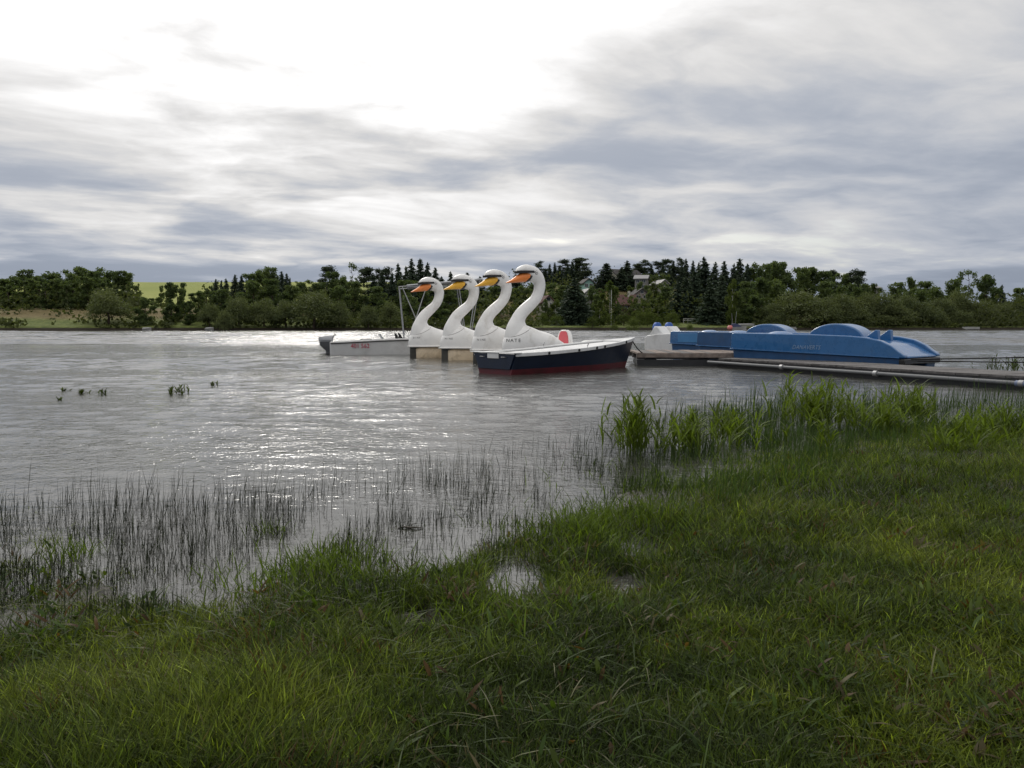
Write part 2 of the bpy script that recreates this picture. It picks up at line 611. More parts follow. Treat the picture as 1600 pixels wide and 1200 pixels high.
def far_z(x, y):
    x, y = np.asarray(x, float), np.asarray(y, float)
    dd = y - shore_far(x)
    z = -0.6 + 1.3 * sstep((dd + 1.0) / 3.0) + 0.03 * np.clip(dd, 0, 60)
    z = z + 2.7 * sstep(dd / 26) * sstep((-25 - x) / 30)
    z = z + 11.5 * np.exp(-((x - 28) / 62) ** 2) * sstep((dd - 14) / 70)
    z = z + 29 * sstep((y - 290) / 330) * sstep((60 - x) / 160)
    return z + (vnoise(x, y, 0.12, 8) - 0.5) * 0.5 * sstep(dd / 6)


def build_far():
    us = np.linspace(-1.15, 1.15, 150)
    ds = np.concatenate([np.linspace(-2, 4, 9), np.linspace(6, 110, 40), np.linspace(120, 700, 40)])
    U, Dd = np.meshgrid(us, ds)
    Yb = 158 / (1 - 0.2 * U)
    Y = Yb + Dd
    X = U * Y
    Y = shore_far(X) + Dd
    Z = far_z(X, Y)
    nx, ny = len(us), len(ds)
    i = np.arange(nx * ny).reshape(ny, nx)
    f = np.stack([i[:-1, :-1], i[:-1, 1:], i[1:, 1:], i[1:, :-1]], -1).reshape(-1, 4)
    m = bpy.data.materials.new('meadow')
    m.use_nodes = True
    T = NT(m.node_tree)
    b = m.node_tree.nodes['Principled BSDF']
    P = T.n('ShaderNodeNewGeometry').outputs['Position']
    x, y, z = T.xyz(P)
    n1 = T.noise(P, 0.05, 5, 0.6)
    n2 = T.noise(P, 0.9, 5, 0.7)
    green = T.mix(T.ramp(n2, 0.3, 0.7), (0.075, 0.100, 0.028), (0.15, 0.175, 0.05))
    dry = T.mix(T.ramp(n2, 0.3, 0.7), (0.13, 0.105, 0.050), (0.20, 0.16, 0.080))
    c = T.mix(T.m('MULTIPLY', T.ramp(T.m('ADD', n1, T.ramp(x, -30, -60, 0.0, 0.10)), 0.42, 0.58), T.ramp(z, 1.7, 2.7)), green, dry)
    field = T.mix(T.ramp(T.noise(P, 0.02, 4), 0.3, 0.7), (0.22, 0.25, 0.065), (0.27, 0.29, 0.08))
    c = T.mix(T.ramp(y, 290, 330), c, field)
    c = T.mix(T.ramp(z, 0.65, 0.45), c, (0.035, 0.030, 0.022))
    T.put(b.inputs['Base Color'], c)
    b.inputs['Roughness'].default_value = 0.9
    b.inputs['Specular IOR Level'].default_value = 0.1
    bn = T.n('ShaderNodeBump')
    bn.inputs['Distance'].default_value = 0.5
    T.put(bn.inputs['Height'], n2)
    T.put(b.inputs['Normal'], bn.outputs[0])
    o = link('far_shore_ground', fast_mesh('far_shore_ground', np.stack([X, Y, Z], -1).reshape(-1, 3), f, None, m, True))
    tag(o, kind='structure')


build_far()

# ------------------------------------------------------------------ swan pedal boats
K = 17.6 / 1220 / 5.714
RIM = 0.33


def sz(zx, zy):
    return ((zx - 295) * K * 1.02 / 0.82, RIM + (815 - zy) * K * 1.03)


def pair_loft(pairs, n=14):
    """pairs: (left(x,y), right(x,y), lateral half thickness) in side view -> elliptic rings"""
    rings = []
    for l, r_, t in pairs:
        a, b = Vector(sz(*l)), Vector(sz(*r_))
        c, h = (a + b) / 2, (b - a) / 2
        rings.append([(c.x + h.x * math.cos(q), t * math.sin(q), c.y + h.y * math.cos(q)) for q in [2 * math.pi * i / n for i in range(n)]])
    return rings


def resample(pairs, times=2):
    """Catmull-Rom refinement of the pair list"""
    arr = np.array([[*l, *r_, t] for l, r_, t in pairs], float)
    n = len(arr)
    out = []
    for i in range(n - 1):
        p0, p1, p2, p3 = arr[max(i - 1, 0)], arr[i], arr[i + 1], arr[min(i + 2, n - 1)]
        for k in range(times):
            t = k / times
            out.append(0.5 * (2 * p1 + (p2 - p0) * t + (2 * p0 - 5 * p1 + 4 * p2 - p3) * t * t + (-p0 + 3 * p1 - 3 * p2 + p3) * t ** 3))
    out.append(arr[-1])
    return [((a[0], a[1]), (a[2], a[3]), a[4]) for a in out]


def arch(s, w, z0, z1, n=21, p=0.62):
    return [(s, -w * math.copysign(abs(math.cos(q)) ** p, math.cos(q)), z0 + (z1 - z0) * abs(math.sin(q)) ** 0.85) for q in [math.pi * i / (n - 1) for i in range(n)]]


def make_swan():
    root = empty('swan_pedal_boat', (0, 0, 0))
    # neck and head, one lofted surface
    neck = [((318, 760), (560, 700), .26), ((322, 690), (515, 610), .22), ((335, 610), (490, 565), .175), ((352, 565), (490, 535), .15), ((378, 515), (512, 500), .135),
            ((415, 455), (548, 465), .125), ((460, 408), (590, 420), .118), ((505, 370), (628, 375), .112), ((545, 335), (654, 325), .106),
            ((568, 295), (669, 275), .10), ((578, 258), (675, 228), .10), ((579, 230), (668, 175), .105), ((571, 211), (642, 118), .115),
            ((550, 203), (598, 76), .125), ((532, 196), (548, 57), .13), ((514, 150), (500, 52), .13), ((484, 134), (455, 66), .12),
            ((450, 131), (428, 86), .095), ((424, 129), (413, 108), .05), ((414, 126), (409, 118), .015)]
    m = MB().loft(pair_loft(resample(neck, 3), 20))
    m.build('neck', white_gel, root, smooth=True, angle=80)
    # seam where the neck piece is bolted on the breast
    pts = []
    for i in range(13):
        t = i / 12
        x = 318 + (478 - 318) * t
        y = 688 - 2 * t - 84 * t ** 1.9
        pts.append((x, y))
    for sgn in (-1,):
        path = []
        for (x, y) in pts:
            s, z = sz(x, y)
            # lateral position on the shell surface (approximate bulge)
            path.append((s, z))
        seam_pts = path
    # breast shell
    st = [(0.0, .03, .42), (.02, .06, .52), (.07, .12, .64), (.16, .21, .72), (.32, .33, .84), (.52, .45, .95), (.66, .52, .90), (.80, .59, .84),
          (.98, .68, .79), (1.10, .71, .75), (1.20, .735, .66), (1.34, .755, .55), (1.55, .78, .47), (1.8, .79, .44)]
    sh = MB().loft([arch(s, w, RIM, z) for s, w, z in st], closed=False, cap0=True, cap1=True)
    # close underneath
    sh.loft([[(s, -w, RIM), (s, w, RIM)] for s, w, z in st], cap0=False, cap1=False, closed=False)
    breast = sh.build('breast', white_gel, root, smooth=True, angle=50)
    # seam tubes on both sides, pushed to the shell surface by ray casting on the breast and neck
    from mathutils.bvhtree import BVHTree
    bm = bmesh.new()
    for me in (breast.data, root.children[0].data):
        bm.from_mesh(me)
    tree = BVHTree.FromBMesh(bm)
    for sg in (-1, 1):
        p3 = []
        for (s, z) in seam_pts:
            h = tree.ray_cast(Vector((s, sg * 2.0, z)), Vector((0, -sg, 0)))[0]
            if h:
                p3.append((s, h.y + sg * 0.001, z))
        if len(p3) > 3:
            MB().tube(p3, 0.006, 6).build('seam', seam_grey, root, smooth=True)
    # rim flange
    rr = MB()
    outl = [(s, w) for s, w, z in st] + [(2.3, .78), (2.75, .70), (2.9, .55)]
    for sg in (-1, 1):
        rr.tube([(s - 0.02, sg * (w + 0.01), RIM) for s, w in outl], 0.022, 8)
    rr.build('rim', white_gel, root, smooth=True)
    # aft deck with two arched fairings, tail and seat
    dk = MB()
    dk.loft([[(s, -w, RIM - 0.02), (s, -w, z), (s, -w * .55, z + c), (s, w * .55, z + c), (s, w, z), (s, w, RIM - 0.02)] for s, w, z, c in
             [(1.75, .785, .42, .02), (2.1, .78, .40, .02), (2.5, .75, .40, .03), (2.75, .70, .41, .05), (2.95, .52, .43, .04)]])
    dk.build('aft_deck', white_gel, root, smooth=True, angle=40)
    for sg in (-1, 1):
        fa = MB()
        rings = []
        for i in range(11):
            t = i / 10
            s = 1.55 + 0.95 * t
            hh = 0.15 * math.sin(math.pi * t) ** 0.8
            rings.append([(s, sg * .80, RIM + .04), (s, sg * .79, RIM + .08 + hh * .7), (s, sg * .70, RIM + .10 + hh), (s, sg * .58, RIM + .08 + hh * .7), (s, sg * .54, RIM + .04)])
        fa.loft(rings)
        fa.build('fairing', white_gel, root, smooth=True, angle=50)
    tl = MB().loft([[(s, -w, .40), (s, -w * .6, z), (s, w * .6, z), (s, w, .40)] for s, w, z in [(2.35, .42, .47), (2.6, .40, .56), (2.85, .30, .58), (3.05, .16, .55), (3.18, .05, .55)]])
    tl.build('tail', mat('grey_white_gelcoat', (0.48, 0.49, 0.48), 0.4, var=0.06), root, smooth=True, angle=40)
    seat = MB().loft([[(2.02 + 0.03 * math.cos(q), y, z) for q in (0, math.pi)] for y, z in [(0, 0)]], False, False)
    bk = MB()
    shp = lambda g: [(-.17 * g, .48), (-.155 * g, .66), (-.12 * g, .76), (-.07 * g, .80), (.07 * g, .80), (.12 * g, .76), (.155 * g, .66), (.17 * g, .48)]
    ring = lambda x, g, dz: [(x, y, z + dz) for y, z in shp(g)]
    bk.loft([ring(1.98, 1, 0), ring(2.06, 1, 0)])
    b_ = bk.build('backrest', white_gel, root, bevel=0.02)
    b_.location = (-.22, 0, .02)
    b_.scale = (1, 1.55, 1)
    pad = MB().loft([[(1.965, y * .7, .5 + (z - .5) * .9) for y, z in shp(1)], [(1.978, y * .7, .5 + (z - .5) * .9) for y, z in shp(1)]])
    pad.build('pad', red_pad, b_)
    bp = MB().loft([[(2.062, y * .72, .52 + (z - .5) * .86) for y, z in shp(1)], [(2.074, y * .72, .52 + (z - .5) * .86) for y, z in shp(1)]])
    bp.build('pad', red_pad, b_)
    # floats and dark central hull
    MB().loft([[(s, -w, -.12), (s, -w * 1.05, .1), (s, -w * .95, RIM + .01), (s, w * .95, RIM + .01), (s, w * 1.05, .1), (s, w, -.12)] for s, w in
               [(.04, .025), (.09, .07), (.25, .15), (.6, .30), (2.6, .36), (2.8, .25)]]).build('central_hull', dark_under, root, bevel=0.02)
    for sg in (-1, 1):
        fl = MB()
        rings = []
        for s, g in [(.17, .80), (.20, .94), (.28, 1), (1.0, 1.02), (2.4, 1.02), (2.62, .95), (2.7, .7)]:
            w = float(np.interp(s, [a for a, _, _ in st], [b for _, b, _ in st]))
            yo, yi = (w - .005) * (.9 + .1 * g), min(.37, w * .45)
            zt, zb, zm = RIM - .035, -.14, .08
            h = (zt - zb) / 2 * g
            rings.append([(s, sg * yi, zm + h), (s, sg * (yo - .05), zm + h), (s, sg * (yo - .01), zm + h * .75), (s, sg * yo, zm + h * .2), (s, sg * yo, zm - h * .25), (s, sg * (yo - .02), zm - h * .75), (s, sg * (yo - .08), zm - h), (s, sg * yi, zm - h)])
        fl.loft(rings)
        fl.build('float', tan_float, root, smooth=True, angle=50)
    # beak, mask, brow and eyes
    bkp = [((530, 108), (500, 206), .118), ((500, 113), (478, 208), .112), ((460, 124), (450, 210), .096), ((428, 146), (420, 213), .078), ((395, 172), (390, 216), .062),
           ((362, 195), (358, 219), .045), ((338, 209), (336, 222), .032), ((326, 217), (325, 222), .014)]
    beak = MB().loft(pair_loft(resample(bkp, 2), 14)).build('beak', beak_orange, root, smooth=True, angle=70)
    mk = [((556, 112), (508, 208), .125), ((536, 116), (495, 209), .118), ((526, 118), (488, 209), .108)]
    MB().loft(pair_loft(mk, 16)).build('mask', black_paint, root, smooth=True, angle=50)
    br = [(406, 113, 135, .045), (414, 111, 134, .075), (432, 110, 133, .108), (470, 108, 130, .134), (512, 106, 127, .142), (548, 104, 125, .141)]
    rings = []
    for x, ya, yb, t in br:
        (s_, za), (_, zb2) = sz(x, ya), sz(x, yb)
        rings.append([(s_, -t, za), (s_, t, za), (s_ + .004, t, zb2), (s_ + .004, -t, zb2)])
    MB().loft(rings).build('brow', black_paint, root, bevel=.006)
    for sg in (-1, 1):
        es, ez = sz(568, 122)
        e = MB().ell((es, sg * .126, ez), .046, .016, .046, 16, 8).build('eye', black_paint, root, smooth=True)
        MB().ell((es, sg * .132, ez), .037, .016, .037, 16, 8).build('eye_white', white_gel, e, smooth=True)
        MB().ell((es - .004, sg * .139, ez), .017, .014, .017, 12, 8).build('pupil', black_paint, e, smooth=True)
    # lifting eye and lever on the cowl
    s, z = sz(548, 632)
    MB().tube([(s - .02, 0, z - .02), (s - .02, 0, z + .03), (s + .02, 0, z + .03), (s + .02, 0, z - .02)], .012, 6).build('lifting_eye', white_gel, root)
    s, z = sz(655, 690)
    MB().tube([(s, -.16, z - .03), (s + .0, -.16, z + .06), (s + .03, -.17, z + .12)], .01, 6).build('lever', black_paint, root)
    return root, tree


SWB = Vector((0.82, 0.57, 0)).normalized()
SW_RZ = math.atan2(SWB.y, SWB.x)
swan, swan_tree = make_swan()
sw_pos = [(639, 22.4), (688, 20.8), (737.5, 19.2), (785, 17.6)]
sw_lab = ['white swan pedal boat with orange beak, farthest of the four, beside the motorboat',
          'white swan pedal boat with yellow beak, second from the motorboat',
          'white swan pedal boat with yellow beak, next to the nearest swan boat',
          'nearest and tallest white swan pedal boat with orange beak, behind the navy boat']
swans = []
for i, ((px, Y), lab) in enumerate(zip(sw_pos, sw_lab)):
    o = swan if i == 3 else copy_tree(swan)
    swans.append(o)
    o.location = ((px - 800) / FPX * Y, Y, 0)
    o.rotation_euler = (R((1.0, -0.8, 0.7, 0)[i]), R((-1.0, 0.7, -0.5, 0)[i]), SW_RZ + R((2.0, -1.5, 1.2, 0)[i]))
    tag(o, lab, 'pedal boat', 'swan pedal boats moored side by side')
    for ch in o.children:
        if ch.name.startswith('beak') and i in (1, 2):
            ch.data = ch.data.copy()
            ch.data.materials[0] = beak_amber
# names painted on the breasts
for o, t, sz_ in zip(swans, ('DINY', 'NINE', 'NINE', 'RENATE'), (.06, .06, .06, .095)):
    s0, z0 = .13, sz(0, 728)[1]
    for k, chx in enumerate(t):
        s = s0 + (k - len(t) + 3.2) * sz_ * .70
        if s < -0.0:
            continue
        h = swan_tree.ray_cast(Vector((s, -2.0, z0)), Vector((0, 1, 0)))
        if h[0] is None:
            continue
        nrm = h[1]
        yaw = math.atan2(nrm.y, nrm.x) + math.pi / 2
        tilt = math.asin(max(-1, min(1, nrm.z)))
        l = lettering(chx, sz_ * 1.15, dark_letter, o, h[0] + nrm * 0.002, (math.pi / 2 - tilt, 0, yaw))

# ------------------------------------------------------------------ navy rowing boat
def make_navy():
    ax = Vector((.74, .67, 0)).normalized()
    p0 = Vector((-.06, 14.62, 0))            # near stern corner at the waterline
    lat = Vector((-ax.y, ax.x, 0))
    L = 3.85
    root = empty('rowing_boat', p0 + lat * 0.40, math.atan2(ax.y, ax.x), 'navy blue rowing boat with red bottom and white gunwale, in front of the swans', 'boat')
    st = []
    for i in range(15):
        t = i / 14
        x = L * t
        taper = 1 - max(0, (t - .45) / .55) ** 2.2
        wb = .42 * max(.03, taper ** 1.1)
        wt = .60 * max(.04, taper ** .8) * (1 + .06 * math.sin(math.pi * t))
        sheer = .40 + .05 * t + .20 * t ** 2
        rake = .0 if t < .6 else .30 * ((t - .6) / .4) ** 1.5
        st.append((x, wb, wt, sheer, rake, t))
    zc = lambda t: .10 + .03 * t
    zb = lambda t: -.12 + .10 * max(0, t - .7) / .3

    def row(x, wb, wt, sh, rk, t, z):
        f = (z - zb(t)) / (sh - zb(t))
        return x - .30 * 0 + rk * f, wb + (wt - wb) * f, z
    lo, hi, gw, inn = [], [], [], []
    for (x, wb, wt, sh, rk, t) in st:
        a, b, c = row(x, wb, wt, sh, rk, t, zb(t)), row(x, wb, wt, sh, rk, t, zc(t)), row(x, wb, wt, sh, rk, t, sh)
        lo.append([(a[0], -a[1], a[2]), (b[0], -b[1], b[2]), (b[0], b[1], b[2]), (a[0], a[1], a[2])])
        hi.append([(b[0], -b[1], b[2]), (c[0], -c[1], c[2]), (c[0], -max(.01, c[1] - .03), c[2]), (b[0], -max(.005, b[1] - .04), b[2] + .01),
                   (b[0], max(.005, b[1] - .04), b[2] + .01), (c[0], max(.01, c[1] - .03), c[2]), (c[0], c[1], c[2]), (b[0], b[1], b[2])])
        gw.append((c[0], c[1], c[2]))
    MB().loft(lo).build('hull_bottom', red_bottom, root, smooth=True, angle=40)
    MB().loft(hi).build('hull', navy, root, smooth=True, angle=40)
    # stern board closes the tub
    x, wb, wt, sh, rk, t = st[0]
    MB().add([(0.0, -.45, .10), (0.0, -.59, sh - .005), (0.0, .59, sh - .005), (0.0, .45, .10), (-.03, -.45, .10), (-.03, -.59, sh - .005), (-.03, .59, sh - .005), (-.03, .45, .10)],
             [(0, 1, 2, 3), (4, 5, 6, 7), (0, 1, 5, 4), (1, 2, 6, 5), (2, 3, 7, 6), (3, 0, 4, 7)]).build('transom', navy, root, bevel=0.004)
    for sg in (-1, 1):
        g = MB()
        g.loft([[(a, sg * (b + .018), c - .055), (a, sg * (b + .022), c + .012), (a, sg * max(.0, b - .05), c + .012), (a, sg * max(0, b - .05), c - .02), (a, sg * (b - .002), c - .055)] for a, b, c in gw])
        go = g.build('gunwale', boat_white, root, bevel=0.006)
        for k in (3, 6, 8, 9, 12):
            a, b, c = gw[k]
            MB().ell((a, sg * (b + .026), c - .02), .028, .02, .032, 10, 6).build('fitting', black_paint, go, smooth=True)
        a, b, c = gw[7]
        MB().tube([(a, sg * b, c), (a, sg * b, c + .05), (a + .03, sg * b, c + .09)], .012, 6).build('oarlock', steel, root)
    MB().box(-.07, .10, -.66, .66, .405, .425).build('stern_cap', boat_white, root, bevel=0.006)
    MB().box(-.055, -.028, -.16, .16, .30, .404).build('motor_plate', boat_white, root, bevel=0.006)
    for sg in (-1, 1):
        MB().tube([(-.03, sg * .36, .33), (-.07, sg * .36, .33), (-.07, sg * .26, .33), (-.03, sg * .26, .33)], .009, 6).build('handle', steel, root)
    MB().loft([[(a, -max(.01, b - .06), c - .03), (a, -max(.005, b * .6), c - .02), (a, max(.005, b * .6), c - .02), (a, max(.01, b - .06), c - .03), (a, max(.005, b * .6), c - .05), (a, -max(.005, b * .6), c - .05)] for a, b, c in gw[:13]]).build('deck', boat_white, root, smooth=True, angle=40)
    a, b, c = gw[12]
    MB().add([(a, -b, c + .005), (a, b, c + .005), (gw[14][0], gw[14][1], gw[14][2] + .005), (gw[14][0], -gw[14][1], gw[14][2] + .005), (a, -b, c - .03), (a, b, c - .03), (gw[14][0], gw[14][1], gw[14][2] - .03), (gw[14][0], -gw[14][1], gw[14][2] - .03)],
             [(0, 1, 2, 3), (4, 5, 6, 7), (0, 1, 5, 4), (1, 2, 6, 5), (2, 3, 7, 6), (3, 0, 4, 7)]).build('bow_deck', boat_white, root)
    bow = root.matrix_basis @ Vector(gw[14])
    return root, bow


bpy.context.view_layer.update()
navy_root, navy_bow = make_navy()
bpy.context.view_layer.update()
navy_bow = navy_root.matrix_world @ Vector((4.15, 0, .63))


# ------------------------------------------------------------------ motorboat with canopy frame
def make_motorboat():
    Y0 = 24.7
    p = Vector(((517 - 800) / FPX * Y0, Y0, 0))
    rz = R(7)
    ax = Vector((math.cos(rz), math.sin(rz), 0))
    lat = Vector((-ax.y, ax.x, 0))
    root = empty('motorboat', p + lat * .8, rz, 'white motorboat with red number, grey outboard and canopy frame beyond the swans', 'motorboat')
    L = 5.0
    out, inn = [], []
    for i in range(15):
        t = i / 14
        taper = 1 - max(0, (t - .5) / .5) ** 2.4
        w = .85 * max(.03, taper ** .8)
        wb = .72 * max(.03, taper)
        sh = .40 + .05 * min(1, t * 3) + .06 * t + .10 * t * t
        zb_ = -.12 + .25 * max(0, t - .75) / .25
        x = L * t
        out.append([(x, -wb, zb_), (x + .1 * t, -w, sh), (x + .1 * t, -max(.01, w - .10), sh), (x, -max(.01, wb - .12), zb_ + .12), (x, max(.01, wb - .12), zb_ + .12), (x + .1 * t, max(.01, w - .10), sh), (x + .1 * t, w, sh), (x, wb, zb_)])
    MB().loft(out).build('hull', boat_white, root, smooth=True, angle=35)
    for sg in (-1, 1):
        rl = MB().loft([[(r_[1][0], sg * (r_[6][1] + .012), r_[1][2] - .055), (r_[1][0], sg * (r_[6][1] + .02), r_[1][2] - .03), (r_[1][0], sg * (r_[6][1] - .004), r_[1][2] - .03), (r_[1][0], sg * (r_[6][1] - .01), r_[1][2] - .055)] for r_ in out])
        rl.build('rubbing_strake', black_paint, root)
        gl = MB().loft([[(r_[1][0], sg * (r_[6][1] + .028), r_[1][2] - .029), (r_[1][0], sg * (r_[6][1] + .028), r_[1][2] + .02), (r_[1][0], sg * max(0, r_[6][1] - .16), r_[1][2] + .02), (r_[1][0], sg * max(0, r_[6][1] - .16), r_[1][2] - .029)] for r_ in out])
        gl.build('gunwale', white_gel, root, bevel=.008)
    MB().box(-.04, .02, -.70, .70, -.05, .40).build('transom', boat_white, root, bevel=.01)
    MB().box(3.2, 4.7, -.55, .55, .46, .50).build('foredeck', white_gel, root, bevel=.01)
    MB().prism([(1.62, .42), (1.66, .42), (1.50, .66), (1.47, .66)], -.45, .45).build('windscreen', mat('grey_plexiglass', (.35, .37, .38), .15, var=.05), root)
    # seats and steering seen as dark bits over the gunwale
    for x, y in ((2.05, -.4), (2.15, .35)):
        s_ = MB().prism([(x, .38), (x + .45, .38), (x + .45, .50), (x + .1, .51), (x - .02, .68), (x - .07, .67)], y - .2, y + .2).build('seat', black_paint, root, bevel=.015)
    MB().box(2.75, 3.1, -.5, .1, .42, .62).build('console', black_paint, root, bevel=.02)
    MB().tube([(.9, -.74, .47), (1.0, -.74, .50), (1.2, -.74, .50), (1.3, -.74, .47)], .012, 6).build('grab_rail', black_paint, root)
    # outboard
    rg = lambda z, x0, x1, w: [(x0, -w * .6, z), (x0 + (x1 - x0) * .3, -w, z), (x1 - .04, -w * .9, z), (x1, -w * .4, z), (x1, w * .4, z), (x1 - .04, w * .9, z), (x0 + (x1 - x0) * .3, w, z), (x0, w * .6, z)]
    om = MB().loft([rg(.40, -.44, -.02, .15), rg(.46, -.47, -.01, .17), rg(.56, -.44, .02, .16), rg(.60, -.34, .06, .12)]).build('engine_cowl', motor_light, root, smooth=True, angle=40)
    MB().box(-.40, -.05, -.174, .174, .43, .445).build('cowl_band', motor_dark, om)
    MB().loft([rg(.399, -.43, -.03, .14), rg(.30, -.43, -.03, .13), rg(.20, -.34, -.02, .10), rg(.10, -.24, -.02, .06), rg(-.3, -.22, -.06, .03)]).build('engine_leg', motor_dark, root, smooth=True, angle=40)
    MB().prism([(-.46, .02), (-.2, .045), (-.1, .045), (-.1, .02)], -.12, .12).build('cavitation_plate', motor_dark, root)
    MB().tube([(.02, 0, .59), (.04, 0, .63), (.09, 0, .64)], .02, 6).build('tiller_grip', black_paint, root)
    # canopy frame
    fr = []
    zt = lambda x: 2.16 + (x - 2.15) * .09
    fr += [((2.15, s_ * .72, zt(2.15)), (2.29, s_ * .80, .46)) for s_ in (-1, 1)]
    fr += [((3.05, s_ * .72, zt(3.05)), (2.45, s_ * .80, .47)) for s_ in (-1, 1)]
    fr += [((2.25, s_ * .72, zt(2.25)), (2.68, s_ * .76, 1.15)) for s_ in (-1, 1)]
    fr += [((4.05, s_ * .68, zt(4.05)), (4.30, s_ * .45, .52)) for s_ in (-1, 1)]
    fr += [((4.75, s_ * .66, zt(4.75)), (4.45, s_ * .40, .52)) for s_ in (-1, 1)]
    fr += [((x, -.72, zt(x)), (x, .72, zt(x))) for x in (2.15, 3.05, 4.05, 4.8)]
    fr += [((2.15, s_ * .72, zt(2.15)), (4.8, s_ * .70, zt(4.8))) for s_ in (-1, 1)]
    for a, b in fr:
        MB().tube([a, b], .016, 6).build('frame_tube', steel, root, smooth=True)
    rings = []
    for x in (2.4, 3.05, 3.6, 4.1, 4.85):
        rings.append([(x, y, zt(x) + .02 + .06 * (1 - (y / .75) ** 2)) for y in (-.75, -.5, -.25, 0, .25, .5, .75)] + [(x, y, zt(x) + .012 + .06 * (1 - (y / .75) ** 2)) for y in (.75, .5, .25, 0, -.25, -.5, -.75)])
    cn = MB().loft(rings)
    for sg in (-1, 1):
        cn.box(2.4, 4.85, sg * .75 - .004, sg * .75 + .004, zt(2.4) - .04, zt(2.4) + .018)
    cn.build('canopy', canvas, root, smooth=True, angle=40)
    lettering('401 562', .21, red_letter, root, (.92, -.815, .215), (R(90 + 15), 0, 0), xs=.85)
    return root


make_motorboat()


# ------------------------------------------------------------------ blue pedal boats
def make_pedal(body, lower, seat_m, wheels=True, L=4.3, Wd=1.75):
    """x along the boat from the square end to the sloping end, near side y = 0, far side y = Wd"""
    root = empty('pedal_boat', (0, 0, 0))
    top = [(0, .40), (0.02, .74), (.10, .765), (2.2, .74), (3.05, .72), (3.45, .69), (3.78, .63), (4.02, .53), (4.18, .42), (L, .35), (L, .30)]
    wall = .16
    hull = MB()
    hull.prism(top, 0, wall)
    hull.prism(top, Wd - wall, Wd)
    hull.box(.0, .16, wall - .001, Wd - wall + .001, .40, .755)          # square end
    hull.box(.16, 3.3, wall - .001, Wd - wall + .001, .30, .36)          # floor
    endp = [(3.3, .30), (3.3, .62), (3.5, .61), (3.78, .55), (4.0, .455), (4.15, .375), (L - .01, .33), (L - .01, .29)]
    hull.prism(endp, wall - .001, Wd - wall + .001)
    hull.build('hull', body, root, bevel=.025, seg=3)
    MB().prism([(.03, .29), (-.02, .298), (-.02, .27), (.05, .25)], .02, Wd - .02)
    for y0, y1 in ((.03, .48), (Wd - .48, Wd - .03)):
        MB().prism([(.04, .397), (.10, .05), (.25, -.14), (L - .3, -.14), (L - .1, .02), (L - .06, .297)], y0, y1).build('float', lower, root, bevel=.03)
    MB().box(L - .12, L + .012, .0, Wd, .17, .283).build('end_fender', black_paint, root, bevel=.02)
    MB().prism([(-.012, .392), (L - .1, .295), (L - .1, .318), (-.012, .418)], -.02, -.0015).build('rubbing_strake', body, root, bevel=.005)
    if wheels:
        ar = [(2.4 + .70 * math.cos(q), .62 + .345 * math.sin(q)) for q in [math.pi * k / 26 for k in range(27)]] + [(1.70, .58), (3.10, .58)]
        MB().prism(ar, Wd / 2 - .27, Wd / 2 + .27).build('wheel_housing', body, root, bevel=.03, seg=3)
    # benches
    for sx in (.55,):
        for y0 in (.22, .92):
            s_ = MB().loft([[(sx - .02, y0 + .05, .36), (sx - .05, y0, .62), (sx - .05, y0 + .62, .62), (sx - .02, y0 + .57, .36)], [(sx + .42, y0 + .05, .36), (sx + .46, y0, .56), (sx + .46, y0 + .62, .56), (sx + .42, y0 + .57, .36)]])
            s_.build('seat', seat_m, root, bevel=.05, seg=3)
    for y0 in (.52, 1.12):
        MB().prism([(3.08, .60), (3.36, .80), (3.42, .835), (3.47, .835), (3.49, .56)], y0 - .03, y0 + .09).build('backrest_fin', seat_m, root, bevel=.012)
    for y0 in (.86,):
        MB().ell((.62, y0 + .3, .67), .40, .24, .13, 16, 10).build('footwell_cover', seat_m, root, smooth=True)
    return root


pa = Vector((.66, -.75, 0)).normalized()
PRZ = math.atan2(pa.y, pa.x)
big = make_pedal(blue_gel, blue_deep, blue_gel)
ped = [(1141, 17.7, 'big blue pedal boat with two wheel housings, nearest of the boats behind the walkway', 0),
       (1088, 20.6, 'dark blue pedal boat just behind the left end of the big blue one', 2),
       (1046, 23.2, 'small blue pedal boat beside the white one with blue backrests', -3)]
lat = Vector((-pa.y, pa.x, 0))
for k, (px, Y, lab, da) in enumerate(ped):
    o = big if k == 0 else copy_tree(big)
    o.location = ((px - 800) / FPX * Y, Y, 0)
    o.rotation_euler = (0, 0, PRZ + R(da))
    o.scale = (.885, 1, 1)
    tag(o, lab, 'pedal boat', 'blue pedal boats by the walkway')
    if k:
        for ch in list(o.children):
            if k == 1 and ch.name.startswith('hull'):
                ch.data = ch.data.copy()
                ch.data.materials[0] = blue_deep
            if ch.name.startswith('wheel_housing'):
                if k == 1:
                    ch.location.x = -.55
                else:
                    bpy.data.objects.remove(ch)
lettering('DANAVERTS', .125, pale_letter, big, (2.05, -.0035, .43), (R(90), 0, 0), shear=.3)
# pale panel on the third boat
MB().box(.35, 1.3, -.012, -.002, .44, .70).build('side_panel', mat('pale_blue_plastic', (.05, .19, .40), .35, var=.06), o, bevel=.006)


